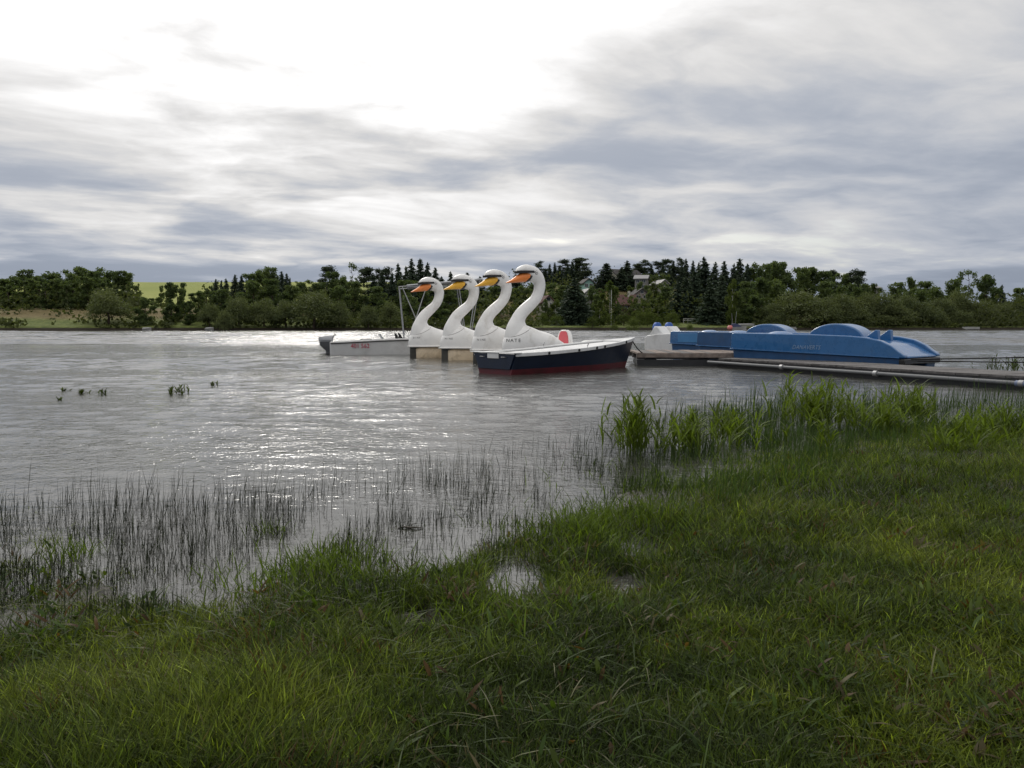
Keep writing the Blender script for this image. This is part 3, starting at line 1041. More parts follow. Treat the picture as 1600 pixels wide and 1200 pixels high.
def make_white_pedal():
    Y = 25.6
    p = Vector(((999 - 800) / FPX * Y, Y, 0))
    root = empty('pedal_boat', p, PRZ + R(6), 'white pedal boat with two dark blue backrests at the end of the pontoon', 'pedal boat')
    hull = MB().loft([[(x, y0, zb_), (x, y0 - .03, zt_), (x, y1 + .03, zt_ + .0), (x, y1, zb_)] for x, y0, y1, zb_, zt_ in
                      [(0, .35, 1.2, .05, .58), (.25, .15, 1.4, -.1, .66), (.8, .02, 1.55, -.12, .72), (1.5, 0, 1.6, -.12, .74), (3.0, 0, 1.6, -.12, .70), (3.4, .1, 1.5, .0, .62)]])
    root.scale = (.88, .88, .92)
    hull.build('hull', boat_white, root, bevel=.03)
    for y0 in (.10, .92):
        s_ = MB().prism([(.35, .66), (.55, .98), (.70, .98), (.95, .70)], y0, y0 + .60).build('seat_shell', boat_white, root, bevel=.04)
        sh_ = [(0, .74), (0, .98), (.06, 1.08), (.16, 1.14), (.34, 1.14), (.44, 1.08), (.50, .98), (.50, .74)]
        MB().loft([[(x, y0 + .05 + a, z - .02) for a, z in sh_] for x in (.44, .56)]).build('backrest', blue_seat, root, bevel=.03)
    return root


make_white_pedal()


# ------------------------------------------------------------------ pontoon, walkway, ropes
def make_platform():
    root = empty('pontoon', (2.9, 18.0, 0), R(-3), 'brown plank pontoon deck behind the bow of the navy boat', 'pontoon')
    n = 22
    pm = [MB().box(0, .135, 0, 2.3, .262, .30).mesh('plank', wood), MB().box(0, .135, 0, 2.3, .260, .296).mesh('plank', wood_grey)]
    for k in range(n):
        o = link('plank', pm[1 if random.random() < .3 else 0], root)
        o.location = (k * .142, random.uniform(-.015, .015), random.uniform(-.004, .004))
    for y in (.1, 1.1, 2.1):
        MB().box(-.02, n * .142 + .02, y - .05, y + .05, .15, .255).build('beam', wood_grey, root)
    for x in (.3, 1.5, 2.6):
        MB().tube([(x, .05, .02), (x, 2.2, .02)], .19, 12).build('drum', dark_float, root, smooth=True, angle=50)
    MB().box(-.03, n * .142 + .03, -.05, -.02, .19, .285).build('edge_board', wood, root, bevel=.006)
    MB().box(-.02, n * .142 + .02, -.015, .03, -.06, .14).build('underdeck_dark', dark_float, root)  # dark sheet standing in for the shade beneath the deck
    # lower landing step in front
    return root


make_platform()
WA, WB_ = Vector((4.55, 17.4, 0)), Vector((8.6, 7.9, 0))


def make_walkway():
    dvec = (WB_ - WA)
    Lw = dvec.length
    a = dvec.normalized()
    rz = math.atan2(a.y, a.x)
    root = empty('walkway', WA, rz, 'long grey plank walkway with pale pipe edge leading to the bank', 'walkway')
    # local +x runs to the bank; local -y is the side facing the camera
    pm = [MB().box(0, .19, 0.06, 1.35, .165, .20).mesh('plank', wood_grey), MB().box(0, .19, 0.06, 1.35, .162, .197).mesh('plank', wood_grey)]
    n = int(Lw / .2)
    for k in range(n):
        o = link('plank', pm[1 if random.random() < .25 else 0], root)
        o.location = (k * .2, random.uniform(-.012, .012), random.uniform(-.004, .004))
    for y in (.12, .65, 1.14):
        MB().box(0, Lw, y - .04, y + .04, .05, .161).build('beam', wood_grey, root)
    cut = Lw * .665
    MB().tube([(-.25, -.03, .105), (cut, -.03, .105)], .030, 12).build('edge_pipe', pale_pipe, root, smooth=True, angle=50)
    MB().tube([(cut - .05, -.03, .10), (Lw, -.03, .10)], .044, 12).build('edge_pipe', blue_pipe, root, smooth=True, angle=50)
    for x in np.arange(.5, Lw - 1.0, 1.7):
        MB().tube([(x, .08, -.02), (x, 1.15, -.02)], .13, 10).build('float', dark_float, root, smooth=True, angle=50)
    MB().box(0, Lw - .3, .035, .07, -.06, .155).build('underdeck_dark', dark_float, root)  # dark sheet closing the near side below the planks
    for f in (.2, .42, cut / Lw, .85):
        MB().tube([(Lw * f, -.03, .103), (Lw * f + .07, -.03, .103)], .050, 12).build('pipe_clamp', steel, root, smooth=True, angle=50)
    return root


make_walkway()
bpy.context.view_layer.update()


def rope(name, a, b, sag, r, label, cat='rope', group=None):
    a, b = Vector(a), Vector(b)
    pts = [a.lerp(b, t) - Vector((0, 0, sag * 4 * t * (1 - t))) for t in [i / 16 for i in range(17)]]
    tag(MB().tube(pts, r, 6).build(name, rope_m, None, smooth=True), label, cat, group)


rope('mooring_rope', navy_bow - Vector((.02, 0, .05)), Vector((3.05, 18.05, .28)), .05, .012, 'short dark mooring rope from the navy bow down to the pontoon')
e1 = big.matrix_world @ Vector((4.31, .3, .27))
e2 = big.matrix_world @ Vector((1.2, -.02, .12))
stake = Vector((11.9, 12.2, 0))
rope('mooring_cable', e1, (11.9, 12.2, .50), .0, .012, 'upper black cable running right from the end of the big blue boat')
rope('mooring_cable', (5.75, 17.0, .20), (11.9, 12.2, .33), .02, .012, 'lower black cable stretched along the walkway to the right')
MB().tube([(11.9, 12.2, -.4), (11.9, 12.2, .62)], [.05, .045], 8).build('mooring_stake', wood_grey, None, smooth=True)
tag(bpy.data.objects['mooring_stake'], 'weathered wooden stake in the water holding the black cables', 'stake')


# ------------------------------------------------------------------ trees
def quads_from(centers, normals_rand, size, aspect=1.0, dirs=None, seed=0):
    r = np.random.default_rng(seed)
    n = len(centers)
    if dirs is None:
        a = r.normal(size=(n, 3))
    else:
        a = dirs + r.normal(size=(n, 3)) * normals_rand
    a /= np.linalg.norm(a, axis=1, keepdims=True)
    b = np.cross(a, r.normal(size=(n, 3)))
    b /= np.linalg.norm(b, axis=1, keepdims=True)
    s = (size * (0.6 + 0.8 * r.random(n)))[:, None] if np.isscalar(size) else size[:, None]
    a, b = a * s * aspect, b * s
    v = np.stack([centers - a * .5, centers + b * .42 - a * .05, centers + a * .55, centers - b * .42 - a * .05], 1).reshape(-1, 3)
    f = np.arange(n * 4).reshape(n, 4)
    return v, f


def crown_decid(seed, nb=60, leaves=7000, rx=.30, z0=.05, shape=1.0, leaf=.032, top=.98):
    """blobs of leaves spread through an ovoid, unit height"""
    r = np.random.default_rng(seed)
    cs, rads = [], []
    nl = 9
    tips = []
    for k in range(nl):                      # limbs reach out unevenly, foliage gathers along them
        f = (k + r.random()) / nl
        z = z0 + (top - z0) * (.10 + .90 * f ** .9)
        env = rx * (math.sin(math.pi * min(.98, (.26 + .66 * f))) ** .6) * shape * (.55 + .6 * r.random())
        th = k * 2.4 + r.normal() * .5
        tips.append((env * math.cos(th), env * math.sin(th), z))
    tips.append((rx * .15 * r.normal(), rx * .15 * r.normal(), top))
    for k in range(nb):
        tx, ty, tz = tips[int(r.random() * len(tips))]
        t = .25 + .75 * r.random() ** .7
        br = rx * (.14 + .24 * r.random()) * (1.15 - .35 * t)
        b0 = max(z0, tz - .28)
        cs.append((tx * t + r.normal() * rx * .10, ty * t + r.normal() * rx * .10, min(b0 + (tz - b0) * t + r.normal() * .03, top - br * .5)))
        rads.append(br)
    for k in range(nb // 3):                 # skirt of lower growth
        th = r.random() * 6.283
        rad = rx * (.2 + .55 * r.random())
        cs.append((rad * math.cos(th), rad * math.sin(th), z0 + .30 * r.random()))
        rads.append(rx * (.18 + .16 * r.random()))
    nb = len(cs)
    cs, rads = np.array(cs), np.array(rads)
    p = rads ** 2 / np.sum(rads ** 2)
    idx = r.choice(nb, leaves, p=p)
    dv = r.normal(size=(leaves, 3))
    dv /= np.linalg.norm(dv, axis=1, keepdims=True)
    rr = rads[idx] * (.35 + .95 * r.random(leaves))
    c = cs[idx] + dv * rr[:, None] * np.array([1, 1, .8])
    c[:, 2] = np.clip(c[:, 2], .02, 1.0)
    return quads_from(c, 1, leaf, 1.2, None, seed + 1)


def crown_willow(seed, leaves=7000):
    """broad low dome of billowing clumps that reaches the ground, unit height, half width .5"""
    r = np.random.default_rng(seed)
    cs, rads = [], []
    for k in range(60):
        th = r.random() * 6.283
        el = math.asin(r.random() ** .8)
        rad = .42 * (.35 + .65 * r.random() ** .5)
        cs.append((rad * math.cos(th) * math.cos(el) * 1.05, rad * math.sin(th) * math.cos(el) * 1.05, .10 + .72 * math.sin(el) * (.5 + .5 * r.random())))
        rads.append(.10 + .09 * r.random())
    cs, rads = np.array(cs), np.array(rads)
    idx = r.choice(len(cs), leaves, p=rads ** 2 / np.sum(rads ** 2))
    dv = r.normal(size=(leaves, 3))
    dv[:, 2] = np.abs(dv[:, 2]) * 1.1 - .25
    dv /= np.linalg.norm(dv, axis=1, keepdims=True)
    c = cs[idx] + dv * (rads[idx] * (.45 + .75 * r.random(leaves)))[:, None]
    c[:, 2] = np.clip(c[:, 2], .0, 1.0)
    return quads_from(c, .9, .022, 1.8, dv * .4 + np.array([0, 0, .3]), seed + 1)


def crown_spruce(seed, rx=.20, branches=300, per=22):
    """ragged cone of drooping branches, unit height"""
    r = np.random.default_rng(seed)
    cen, dirs = [], []
    for k in range(branches):
        f = 1 - (1 - (k + r.random()) / branches) ** .62
        z = .02 + .97 * f
        th = r.random() * 6.283
        ln = rx * (1 - f) ** .92 * (.45 + .75 * r.random()) + .006
        n = max(5, int(per * (.35 + ln / rx)))
        t = r.random(n) ** .6
        x = ln * t
        w = .016 + .02 * (1 - f)
        cen.append(np.stack([x * math.cos(th) + r.normal(size=n) * w * .6, x * math.sin(th) + r.normal(size=n) * w * .6, np.minimum(1, z - .30 * x * t + r.normal(size=n) * .008)], 1))
        dirs.append(np.repeat([[math.cos(th), math.sin(th), -.5]], n, 0))
    z = .95 + .05 * r.random(14)
    cen.append(np.stack([r.normal(size=14) * .003, r.normal(size=14) * .003, z], 1))
    dirs.append(np.repeat([[0, 0, 1.0]], 14, 0))
    return quads_from(np.concatenate(cen), .5, .022, 1.6, np.concatenate(dirs), seed + 1)


def crown_pine(seed, leaves=5000):
    """irregular layered clumps on the upper part of a bare trunk"""
    r = np.random.default_rng(seed)
    cs, rads = [], []
    for k in range(38):
        z = .20 + .78 * r.random()
        env = .15 * math.sin(math.pi * min(.97, .10 + .62 * (1 - (z - .2) / .8))) ** .9 + .012
        th = r.random() * 6.283
        rad = env * r.random() ** .4
        cs.append((rad * math.cos(th), rad * math.sin(th), z))
        rads.append(.045 + .035 * r.random())
    cs.append((0, 0, .96))
    rads.append(.035)
    cs, rads = np.array(cs), np.array(rads)
    idx = r.choice(len(cs), leaves, p=rads ** 2 / np.sum(rads ** 2))
    dv = r.normal(size=(leaves, 3))
    dv /= np.linalg.norm(dv, axis=1, keepdims=True)
    c = cs[idx] + dv * (rads[idx] * (.2 + 1.2 * r.random(leaves)))[:, None] * np.array([1.2, 1.2, .6])
    return quads_from(c, .8, .021, 1.5, dv * .3 + np.array([0, 0, .4]), seed + 1)


def trunk_mesh(seed, r0, top, limbs, m, spread=.2, z0=.25):
    r = random.Random(seed)
    b = MB()
    pts = [(0, 0, -.03)]
    for k in range(1, 7):
        pts.append((r.uniform(-.012, .012), r.uniform(-.012, .012), top * k / 6))
    b.tube(pts, [r0 * (1 - .14 * k) for k in range(7)], 7)
    for k in range(limbs):
        z = z0 + (top * .9 - z0) * r.random()
        th = r.random() * 6.283
        ln = spread * (.5 + .6 * r.random()) * (1.1 - z)
        p0 = Vector((0, 0, z))
        p2 = Vector((math.cos(th) * ln, math.sin(th) * ln, z + ln * .7))
        b.tube([p0, p0.lerp(p2, .5) + Vector((0, 0, -.01)), p2], [r0 * .42, r0 * .28, r0 * .1], 5)
    return b.mesh('trunk', m, True, 60)


LM = {
    'broad': leaf_mat('broadleaf', (0.062, 0.092, 0.042), (0.125, 0.160, 0.064)),
    'willow': leaf_mat('willow_leaf', (0.075, 0.096, 0.046), (0.150, 0.172, 0.078), trans=.3),
    'spruce': leaf_mat('spruce_needle', (0.034, 0.054, 0.040), (0.068, 0.092, 0.056), trans=.15),
    'pine': leaf_mat('pine_needle', (0.032, 0.048, 0.031), (0.064, 0.082, 0.045), trans=.15),
    'light': leaf_mat('light_leaf', (0.050, 0.075, 0.020), (0.095, 0.120, 0.035)),
}


def variant(kind, lm, fn, trunk_args, seeds):
    out = []
    for s in seeds:
        v, f = fn(s)
        out.append((fast_mesh('crown', v, f, None, LM[lm]), trunk_mesh(s, *trunk_args)))
    return out


VAR = {
    'broad': variant('broad', 'broad', lambda s: crown_decid(s), (.022, .8, 9, bark), (1, 2, 3, 4)),
    'tall': variant('tall', 'broad', lambda s: crown_decid(s, 50, 5500, .20, .04, 1.0, .027), (.018, .85, 8, bark, .15), (11, 12)),
    'airy': variant('airy', 'broad', lambda s: crown_decid(s, 26, 1500, .22, .16, 1.0, .028), (.014, .92, 16, bark, .25), (15, 16)),
    'willow': variant('willow', 'willow', lambda s: crown_willow(s), (.03, .55, 8, bark, .35, .1), (21, 22, 23)),
    'bush': variant('bush', 'light', lambda s: crown_willow(s, 3000), (.02, .5, 6, bark, .3, .1), (31, 32)),
    'light': variant('light', 'light', lambda s: crown_decid(s, 46, 5500, .27, .04, 1.0, .028), (.016, .85, 8, birch_bark, .18), (41, 42)),
    'spruce': variant('spruce', 'spruce', lambda s: crown_spruce(s), (.014, .95, 4, bark, .05), (51, 52, 53)),
    'pine': variant('pine', 'pine', lambda s: crown_pine(s), (.011, .93, 10, bark, .16, .45), (61, 62, 63)),
}
HALF = {'broad': .28, 'tall': .19, 'airy': .21, 'willow': .5, 'bush': .5, 'light': .29, 'spruce': .125, 'pine': .155}
DESC = {'broad': ('broadleaf_tree', 'dark green broadleaf tree', 'tree'), 'tall': ('broadleaf_tree', 'tall narrow broadleaf tree', 'tree'),
        'airy': ('broadleaf_tree', 'thin airy tree', 'tree'), 'willow': ('willow_tree', 'grey green rounded willow', 'tree'),
        'bush': ('bush', 'light green bush', 'bush'), 'light': ('light_green_tree', 'light green slender tree', 'tree'),
        'spruce': ('spruce_tree', 'dark pointed spruce', 'tree'), 'pine': ('pine_tree', 'ragged dark pine', 'tree')}
ORD = ['first', 'second', 'third', 'fourth', 'fifth', 'sixth', 'seventh', 'eighth', 'ninth', 'tenth', 'eleventh', 'twelfth', 'thirteenth', 'fourteenth',
       'fifteenth', 'sixteenth', 'seventeenth', 'eighteenth', 'nineteenth', 'twentieth']
for a in ('twenty', 'thirty', 'forty'):
    ORD += [a + '-' + b for b in ORD[:9]] + [{'twenty': 'thirtieth', 'thirty': 'fortieth', 'forty': 'fiftieth'}[a]]
TREES = []      # (cluster, kind, px, top_y, Y, width_px, special label)


def T_(cl, kind, items):
    for it in items:
        TREES.append((cl, kind, *it) if len(it) == 5 else (cl, kind, *it, None))


LW, MW, HC, HR, RB = 'wood on the far left', 'wood between field and swan boats', 'wooded slope behind the swans and houses', 'dark wood right of the houses', 'far bank on the right'
T_(LW, 'broad', [(4, 436, 178, 46), (22, 431, 182, 40), (37, 421, 186, 40), (60, 431, 175, 38), (78, 428, 182, 40), (96, 421, 188, 46), (112, 428, 172, 40), (128, 417, 186, 46), (146, 424, 176, 40), (163, 418, 184, 40), (181, 424, 178, 34), (-16, 436, 176, 40)])
T_(LW, 'tall', [(12, 440, 168, 26), (48, 436, 168, 26), (70, 437, 167, 26), (88, 434, 168, 26), (104, 436, 166, 26), (136, 432, 168, 26), (155, 432, 168, 28), (196, 423, 178, 32), (207, 438, 172, 24)])
T_(LW, 'willow', [(168, 442, 148, 78, 'broad round green tree standing at the water left of the field'), (213, 455, 165, 28)])
T_('field edge on the left', 'broad', [(226, 464, 148, 28, 'small dark tree on the bank left of the field'), (285, 442, 160, 16)])
T_('field edge on the left', 'tall', [(266, 441, 152, 26, 'lone double topped tree in front of the far field'), (276, 440, 154, 22), (309, 456, 156, 30), (322, 446, 160, 26), (296, 470, 150, 20)])
T_('field edge on the left', 'broad', [(252, 446, 420, 10, 'tiny far tree on the field skyline'), (248, 464, 260, 18), (238, 466, 265, 14), (262, 466, 262, 14)])
T_(MW, 'spruce', [(337, 436, 172, 16), (346, 438, 170, 14), (353, 435, 176, 16), (367, 429, 180, 20), (377, 430, 178, 20), (331, 446, 168, 14), (440, 424, 182, 22), (448, 427, 178, 18), (453, 434, 176, 12), (433, 430, 176, 18)])
T_(MW, 'broad', [(392, 428, 180, 34), (404, 420, 186, 34), (420, 418, 188, 36), (395, 438, 168, 40), (425, 436, 168, 40), (478, 437, 182, 38), (458, 446, 172, 36), (500, 441, 184, 36), (522, 425, 186, 34), (535, 430, 184, 30), (345, 452, 160, 34), (530, 446, 172, 36), (555, 440, 178, 36)])
T_(MW, 'willow', [(326, 466, 149, 36), (372, 454, 151, 52), (412, 462, 152, 56), (445, 462, 152, 52), (490, 444, 152, 88, 'big pale round willow at the water left of the motorboat frame'), (530, 466, 153, 46), (350, 478, 147, 30), (575, 470, 153, 40), (610, 466, 156, 44)])
T_(MW, 'pine', [(511, 416, 190, 24), (573, 416, 190, 26), (591, 420, 188, 20), (604, 419, 190, 24)])
T_(MW, 'airy', [(549, 410, 190, 28, 'tall thin see-through tree left of the swan boats'), (414, 416, 192, 30)])
T_(HC, 'spruce', [(583, 428, 182, 28), (597, 424, 180, 26), (613, 426, 180, 26), (622, 412, 196, 24), (643, 404, 202, 26), (656, 404, 204, 26), (668, 410, 204, 24), (680, 418, 200, 26), (634, 416, 198, 24), (704, 424, 204, 20), (730, 426, 210, 26), (722, 430, 206, 18),
                  (690, 432, 192, 26), (750, 432, 206, 26), (776, 430, 210, 24), (806, 428, 212, 26)])
T_(HC, 'broad', [(630, 438, 178, 40), (660, 436, 180, 40), (700, 446, 182, 40), (735, 452, 178, 40), (770, 448, 190, 40), (812, 446, 190, 40), (640, 462, 165, 40), (680, 468, 165, 40), (590, 448, 170, 40), (838, 440, 200, 30),
                 (845, 446, 196, 26), (862, 442, 204, 30), (880, 446, 200, 30)])
T_(HC, 'pine', [(845, 408, 244, 17), (883, 406, 244, 22), (907, 402, 244, 26), (915, 414, 236, 18)])
T_(HC, 'spruce', [(859, 412, 240, 12), (867, 410, 244, 12), (874, 415, 240, 14), (894, 408, 240, 16), (902, 404, 246, 16), (852, 420, 240, 14), (887, 412, 238, 14)])
T_(HC, 'spruce', [(898, 433, 172, 44, 'very dark broad spruce reaching down to the shore meadow'), (947, 411, 226, 34, 'broad dark spruce standing before the top house'), (980, 407, 230, 28, 'slim dark spruce beside the top house'), (971, 418, 226, 22), (887, 446, 176, 28), (912, 462, 170, 26)])
T_(HC, 'pine', [(997, 411, 246, 18), (1007, 406, 248, 20), (1029, 409, 248, 18), (1043, 404, 250, 18), (1061, 403, 250, 18)])
T_(HC, 'spruce', [(1018, 413, 246, 14), (1036, 410, 246, 12), (1052, 407, 250, 13), (1072, 404, 250, 15), (1083, 407, 248, 15), (1066, 412, 244, 14), (1046, 416, 240, 14), (1092, 410, 240, 16)])
T_(HC, 'light', [(953, 437, 180, 34, 'pale birch like tree below the dark spruces'), (937, 470, 166, 24, 'small light green tree on the meadow below the birch'), (1005, 470, 178, 28), (1028, 462, 180, 30), (868, 468, 178, 26), (972, 466, 190, 20), (985, 446, 212, 22), (1022, 442, 214, 26)])
T_(HC, 'bush', [(848, 486, 168, 26), (870, 488, 166, 28), (926, 492, 164, 24), (975, 484, 170, 30), (1000, 482, 168, 30), (1012, 478, 170, 28), (950, 488, 166, 26), (1050, 479, 166, 26, 'round bush at the edge of the meadow below the pines'), (990, 492, 163, 26), (858, 476, 176, 22), (1030, 492, 166, 20), (700, 494, 164, 24), (728, 490, 164, 26), (760, 490, 168, 24), (1078, 504, 163, 16), (960, 503, 161, 16), (760, 476, 176, 24)])
T_(HC, 'broad', [(1040, 448, 196, 34), (1030, 428, 230, 30), (925, 446, 192, 22), (860, 456, 186, 26), (1010, 428, 238, 24), (935, 450, 206, 22), (958, 446, 205, 20)])
T_(HC, 'broad', [(908, 452, 188, 16), (932, 460, 186, 18), (990, 462, 182, 16), (966, 474, 178, 18), (1014, 456, 196, 18), (996, 474, 176, 16), (1022, 470, 182, 20), (852, 468, 176, 16), (1000, 440, 206, 16), (1010, 446, 204, 14), (1036, 440, 210, 18)])
T_(HR, 'spruce', [(1100, 402, 204, 40, 'tallest dark spruce left of the pale poplar'), (1085, 424, 198, 34), (1072, 432, 194, 34), (1118, 410, 200, 30), (1132, 408, 204, 30), (1128, 430, 186, 28), (1110, 440, 180, 34), (1156, 404, 208, 34), (1168, 412, 204, 28), (1147, 412, 204, 28), (1060, 440, 190, 30)])
T_(HR, 'broad', [(1178, 410, 206, 38), (1196, 412, 206, 38), (1212, 408, 210, 36), (1222, 410, 212, 30), (1238, 418, 210, 36), (1256, 418, 214, 34), (1270, 418, 216, 36), (1290, 424, 216, 36), (1306, 426, 216, 34), (1322, 428, 216, 28), (1190, 434, 190, 40), (1166, 440, 186, 40), (1216, 436, 194, 40), (1150, 456, 178, 34), (1180, 462, 178, 36), (1290, 440, 200, 40), (1325, 442, 200, 40), (1352, 444, 204, 30)])
T_(HR, 'pine', [(1205, 413, 216, 16), (1261, 419, 220, 18), (1300, 421, 222, 18), (1330, 425, 216, 24), (1343, 422, 216, 22), (1337, 430, 212, 20)])
T_(HR, 'light', [(1145, 434, 174, 26, 'pale slender poplar like tree at the meadow edge'), (1367, 443, 208, 28)])
T_(RB, 'willow', [(1250, 444, 178, 104, 'largest pale round willow on the far right bank'), (1208, 470, 176, 50), (1288, 458, 178, 60), (1316, 449, 182, 72), (1352, 452, 184, 64), (1384, 446, 184, 62), (1415, 450, 186, 56), (1400, 466, 182, 60), (1444, 464, 184, 60), (1470, 456, 190, 60), (1500, 446, 192, 56), (1530, 462, 190, 64),
                  (1565, 466, 192, 60), (1596, 460, 196, 60), (1628, 464, 200, 60), (1340, 476, 180, 60), (1290, 482, 178, 50), (1460, 480, 184, 50), (1550, 484, 188, 60), (1500, 482, 186, 50), (1590, 488, 190, 50), (1380, 488, 180, 50), (1208, 489, 173, 34, 'small pale bush at the water in front of the willows')])
T_(RB, 'broad', [(1402, 441, 204, 40), (1424, 433, 212, 22), (1446, 440, 206, 40), (1460, 446, 200, 36), (1490, 436, 206, 36), (1543, 429, 206, 38, 'dark egg shaped tree standing out on the right skyline'), (1593, 450, 212, 36), (1432, 448, 194, 36), (1620, 452, 206, 40)])
T_(RB, 'airy', [(1499, 424, 208, 30), (1514, 421, 208, 32)])
T_(RB, 'spruce', [(1566, 445, 206, 20, 'small pointed spruce on the right skyline')])
counts = {}
for t in TREES:
    counts.setdefault((t[0], DESC[t[1]][1]), []).append(t)
for k in counts:
    counts[k].sort(key=lambda t: (t[2], t[3]))
tree_objs = []
for idx, t in enumerate(TREES):
    cl, kind, px, ty, Y, wpx, lab = t
    top = at(px, ty, Y)
    gz = float(far_z(top.x, Y))
    h = max(1.2, top.z - gz + .1)
    w = wpx / FPX * Y / 2
    name, desc, cat = DESC[kind]
    same = counts[(cl, desc)]
    if lab is None:
        i = same.index(t)
        lab = f'{desc}, {ORD[i]} from left in the {cl}' if len(same) > 1 else f'{desc} in the {cl}'
    root = empty(name, (top.x, Y, gz - .1), random.uniform(0, 6.28), lab, cat, f'trees of the {cl}')
    s = w / HALF[kind]
    root.scale = (s, s, h)
    cm, tm = VAR[kind][idx % len(VAR[kind])]
    link('trunk', tm, root)
    link('crown', cm, root)

# undergrowth that fills the foot of the far woods: nobody could count it
def undergrowth():
    r = np.random.default_rng(77)
    n = 60000
    x = r.uniform(-150, 175, n)
    dd = 1 + 80 * r.random(n) ** 1.5
    y = shore_far(x) + dd
    u = x / y * FPX + 800
    z0 = far_z(x, y)
    dens = vnoise(x, y, .10, 41)
    keep = (dens > .36) & ((np.abs(x - 28) > 22) | (dens > .62) | (dd > 66))
    open_ = ((u < 150) & (dd > 1) & (dd < 24)) | ((u > 222) & (u < 318)) | ((u > 872) & (u < 925) & (dd < 12)) | ((u > 1030) & (u < 1175) & (dd < 16))
    keep &= ~(open_ & (vnoise(x, y, .30, 44) < np.where(u < 330, .70, .80)))
    x, y, z0, dens, dd, open_ = x[keep], y[keep], z0[keep], dens[keep], dd[keep], open_[keep]
    hmax = .6 + 6.0 * (dens - .36) / .5 * np.clip(dd / 9, .2, 1)
    hmax = np.where(open_, np.minimum(hmax, 1.3), hmax)
    z = z0 + r.random(len(x)) ** .9 * hmax
    v, f = quads_from(np.stack([x, y, z], -1), 1, .55, 1.2, None, 5)
    m = leaf_mat('undergrowth_leaf', (0.034, 0.046, 0.022), (0.085, 0.098, 0.038))
    o = link('undergrowth', fast_mesh('undergrowth', v, f, None, m))
    tag(o, 'dense low scrub along the foot of the far woods', 'scrub', None, 'stuff')


undergrowth()


# ------------------------------------------------------------------ houses on the slope
def make_house(px, yb, Y, wpx, hpx, roofpx, rz, wall, roof, label, depth=7.0, win=2, storeys=2, chimney=False, balcony=False, gable=True):
    p = at(px, yb, Y)
    k = Y / FPX
    w, h, rh = wpx * k, hpx * k, roofpx * k
    root = empty('house', (p.x, p.y, p.z), R(rz), label, 'house', 'houses on the slope')
    g = float(far_z(p.x, p.y))
    hw = w / 2
    body = MB()
    if gable:      # gable end faces the lake
        body.prism([(-hw, g - p.z - 2.0), (hw, g - p.z - 2.0), (hw, h), (0, h + rh), (-hw, h)], 0, depth)
    else:
        body.box(-hw, hw, 0, depth, g - p.z - 2.0, h)
    body.build('wall', wall, root)
    ro = MB()
    ov = .45
    if gable:
        sl = rh / hw
        for sg in (-1, 1):
            ro.prism([(0, h + rh + .02), (sg * (hw + ov), h - ov * sl + .02), (sg * (hw + ov), h - ov * sl + .26), (0, h + rh + .28)], -.5, depth + .5)
    else:
        ro.add([(-hw - ov, -ov, h - .1), (hw + ov, -ov, h - .1), (hw + ov, depth / 2, h + rh), (-hw - ov, depth / 2, h + rh), (-hw - ov, depth + ov, h - .1), (hw + ov, depth + ov, h - .1),
                (-hw - ov, -ov, h + .1), (hw + ov, -ov, h + .1), (hw + ov, depth / 2, h + rh + .2), (-hw - ov, depth / 2, h + rh + .2), (-hw - ov, depth + ov, h + .1), (hw + ov, depth + ov, h + .1)],
               [(0, 1, 2, 3), (3, 2, 5, 4), (6, 7, 8, 9), (9, 8, 11, 10), (0, 1, 7, 6), (4, 5, 11, 10), (0, 3, 9, 6), (3, 4, 10, 9), (1, 2, 8, 7), (2, 5, 11, 8)])
    rf = ro.build('roof', roof, root)
    if chimney:
        MB().box(hw * .2, hw * .2 + .6, depth * .35, depth * .35 + .6, h + rh * .4, h + rh + 1.0).build('chimney', mats_h['cream'], rf, bevel=.02)
    sh_ = h / storeys
    for st_ in range(storeys):
        for c in range(win):
            x = -hw + w * (c + .5) / win
            ww, wh = min(.55, w / win * .3), sh_ * .26
            zc_ = sh_ * (st_ + .55)
            wo_ = MB().box(x - ww - .09, x + ww + .09, -.06, .02, zc_ - wh - .09, zc_ + wh + .09).build('window', mats_h['frame'], root)
            MB().box(x - ww, x - .03, -.075, -.058, zc_ - wh, zc_ + wh).build('pane', glass_dark, wo_)
            MB().box(x + .03, x + ww, -.075, -.058, zc_ - wh, zc_ + wh).build('pane', glass_dark, wo_)
    if gable and rh > 1.2:
        wo_ = MB().box(-.5, .5, -.06, .02, h + rh * .15, h + rh * .15 + .9).build('window', mats_h['frame'], root)
        MB().box(-.4, .4, -.075, -.058, h + rh * .15 + .1, h + rh * .15 + .8).build('pane', glass_dark, wo_)
    if balcony:
        bz = sh_ * 1.0
        bl = MB().box(-hw, hw, -1.4, -.01, bz - .15, bz).build('balcony', mats_h['frame'], root)
        MB().box(-hw, hw, -1.42, -1.34, bz + .9, bz + 1.0).build('rail', mats_h['frame'], bl)
        for c in range(9):
            x = -hw + .06 + (w - .12) * c / 8
            MB().box(x - .05, x + .05, -1.41, -1.35, bz + .001, bz + .899).build('baluster', mats_h['frame'], bl)
        for c in (-1, 1):
            MB().box(c * (hw - .12) - .08, c * (hw - .12) + .08, -1.38, -1.22, g - p.z - 1.5, bz - .151).build('post', mats_h['frame'], bl)
    return root


